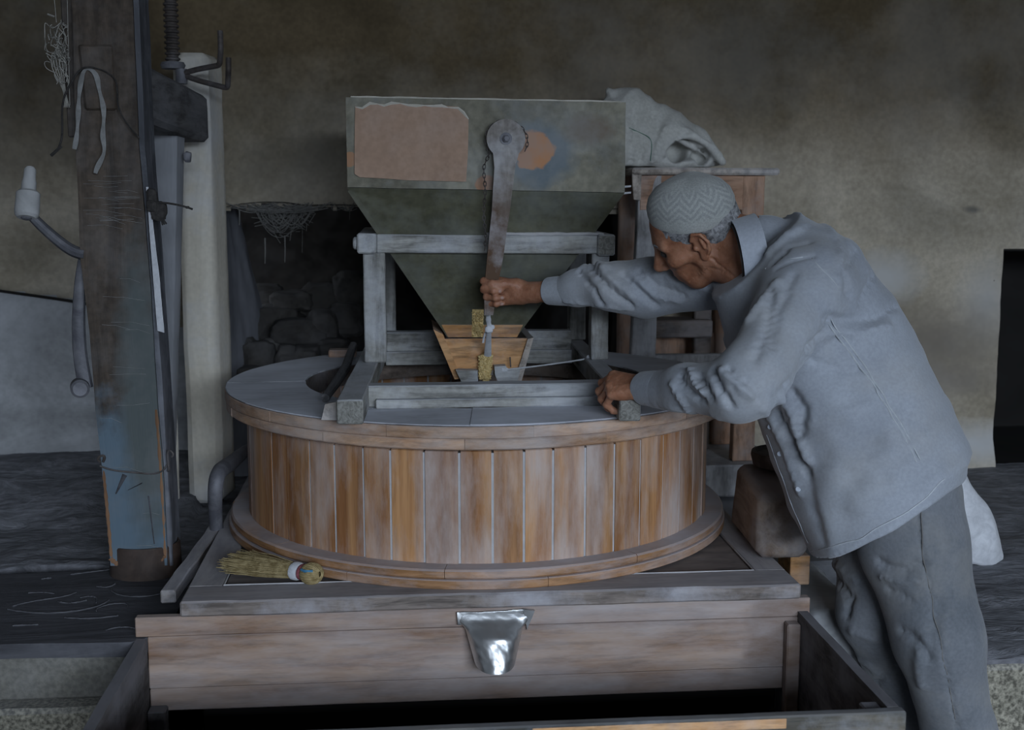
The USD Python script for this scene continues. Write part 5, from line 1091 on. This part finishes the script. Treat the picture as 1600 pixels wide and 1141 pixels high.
def cloth_warp(P):
    return .016 * (meshkit.fbm(P * A([6., 6., 6.]), 3, 9) - .5) + .005 * (meshkit.noise(P * A([26, 10, 26.]), 4) - .5)
shm = sh_.mesh(.0062, warp=cloth_warp)
shm = smooth_cloth(shm, 8)
FL = [([(1430, 385), (1400, 470), (1365, 495), (1310, 508)], 0, .01),
      # sleeve of the near arm
      ([(1010, 632), (1060, 640), (1120, 655)], .004, .010), ([(1062, 590), (1075, 610), (1100, 628)], -.010, .007), ([(1092, 588), (1102, 604), (1112, 622)], -.011, .007), ([(1080, 580), (1088, 600), (1100, 612)], .010, .007), ([(1115, 578), (1125, 610), (1140, 632)], -.013, .008), ([(1128, 580), (1150, 600), (1172, 616)], .010, .009), ([(1138, 578), (1145, 590), (1150, 605)], -.010, .006), ([(1165, 600), (1180, 612), (1184, 625)], -.007, .007), ([(1050, 600), (1060, 615), (1075, 640)], .009, .008),
      ([(1205, 455), (1200, 510), (1180, 560)], -.008, .010), ([(1215, 440), (1190, 470), (1170, 500)], .008, .010), ([(1240, 430), (1215, 490), (1205, 540)], -.006, .010), ([(1300, 480), (1270, 560), (1215, 620)], -.006, .012), ([(1310, 440), (1290, 520)], .006, .014),
      # armpit and back
      ([(1292, 500), (1330, 500), (1372, 495), (1400, 478)], -.010, .010), ([(1300, 520), (1340, 522), (1390, 510)], .009, .010), ([(1262, 545), (1290, 520), (1302, 498)], -.014, .009), ([(1255, 560), (1300, 575), (1340, 580)], -.006, .010), ([(1338, 392), (1318, 420), (1325, 460)], -.007, .008), ([(1345, 470), (1360, 440), (1378, 410)], -.008, .009), ([(1290, 345), (1310, 380), (1318, 420)], .006, .010),
      ([(1208, 410), (1235, 385), (1262, 380)], -.006, .008), ([(1200, 395), (1230, 365), (1260, 352)], .006, .010), ([(1215, 420), (1245, 405), (1270, 402)], -.005, .006),
      # front flap
      ([(1210, 640), (1240, 700), (1262, 740)], -.012, .009), ([(1196, 640), (1225, 700), (1250, 770)], .006, .009), ([(1232, 605), (1255, 640), (1250, 680)], -.012, .011), ([(1222, 625), (1240, 650), (1250, 690), (1262, 720)], .010, .010), ([(1262, 745), (1275, 800), (1290, 845)], -.006, .014), ([(1400, 690), (1390, 740), (1340, 780)], .010, .030), ([(1310, 720), (1290, 790), (1300, 850)], .008, .030), ([(1420, 640), (1405, 710), (1380, 745)], -.008, .016),
      # far sleeve
      ([(905, 425), (925, 450), (940, 475)], -.010, .007), ([(925, 420), (950, 450), (985, 478)], -.011, .008), ([(940, 422), (965, 445), (985, 462)], .008, .008), ([(975, 432), (1000, 455), (1025, 478)], -.012, .009), ([(1000, 425), (1030, 448), (1065, 462)], -.010, .008), ([(1020, 420), (1060, 442), (1100, 452)], .008, .009), ([(990, 440), (1020, 462), (1060, 470)], .007, .008), ([(880, 470), (930, 478), (985, 484)], .004, .005), ([(910, 420), (930, 408), (945, 418)], .010, .012)]
shm = folds(shm, [x for x in FL if x[1]], tol=6)
shp = man.add("shirt", shm, "shirt", smooth=True, label="pale blue grey long sleeved work shirt, dusty with flour")
def seam(pts, r=.0018, name="seam"):
    q = surf(shm, pts, tol=6)
    if q is not None and len(q) > 8: man.add(name, tube(spline(q[::5], 60), r, 5), "seam", parent=shp)
seam([(1292, 503), (1320, 540), (1360, 595), (1400, 660), (1440, 735)]); seam([(1297, 500), (1326, 540), (1366, 594), (1406, 658), (1447, 733)])
seam([(1268, 402), (1295, 430), (1318, 464)]); seam([(1195, 420), (1225, 408), (1265, 402)])
seam([(1198, 680), (1213, 720), (1240, 795), (1268, 860)], .0018); seam([(1268, 862), (1340, 845), (1430, 792), (1478, 748)], .0018)
for x, y in ((1203, 668), (1219, 708), (1245, 764)):
    q = surf(shm, [(x, y)], tol=7)
    if q is not None: man.add("button", lathe([(0, 0), (.0055, 0), (.0055, -.002), (.004, -.003), (0, -.002)], 14, q[0], unit(q[0] - C), closed=False), "shirt_light", parent=shp)
# cuffs: bands round the wrists
def cuff(w, e, r0, r1, ln, thick=.003):
    d = unit(w - e); pr = [(r0, 0), (r0 + .0012, .003), (r1 + .0012, ln - .003), (r1, ln), (r1 - thick, ln), (r0 - thick, 0)]
    man.add("cuff", worn(lathe(pr, 40, w - d * ln, d, 1, .95), .0015, 25, .02, 3), "shirt", parent=shp, smooth=40)
cuff(J["Lwr"] + unit(J["Lwr"] - J["Lel"]) * .012, J["Lel"], .0395, .0375, .062); cuff(J["Rcf"], J["Rel"], .0385, .035, .062)
# collar: a folded band standing round the neck
def collar(a, b):
    th = np.radians(-150 + 300 * b)            # open at the throat
    nx = unit(A([-.93, .12, -.16])); c0 = at(1187, 397, -.575); ez = unit(A([0, 0, 1]) - nx * nx[2]); ey = np.cross(ez, nx)
    r = .084 + .007 * (1 - a); w_ = .052 * a
    return c0 + nx * w_[..., None] + ez * (r * np.cos(th) * .98)[..., None] + ey * (r * np.sin(th) * 1.30)[..., None]
man.add("collar", shell(patch(collar, 10, 48), .004), "shirt_light", parent=shp, smooth=50, label="pale collar standing round the neck")
man.add("collar_lining", shell(patch(lambda a, b: collar(a * 1.12 + .06, b) * 1.0 + (at(1187, 397, -.575) - collar(a * 1.12 + .06, b)) * .10, 8, 48), .003), "leather", parent=shp, smooth=50, label="dark inner collar")
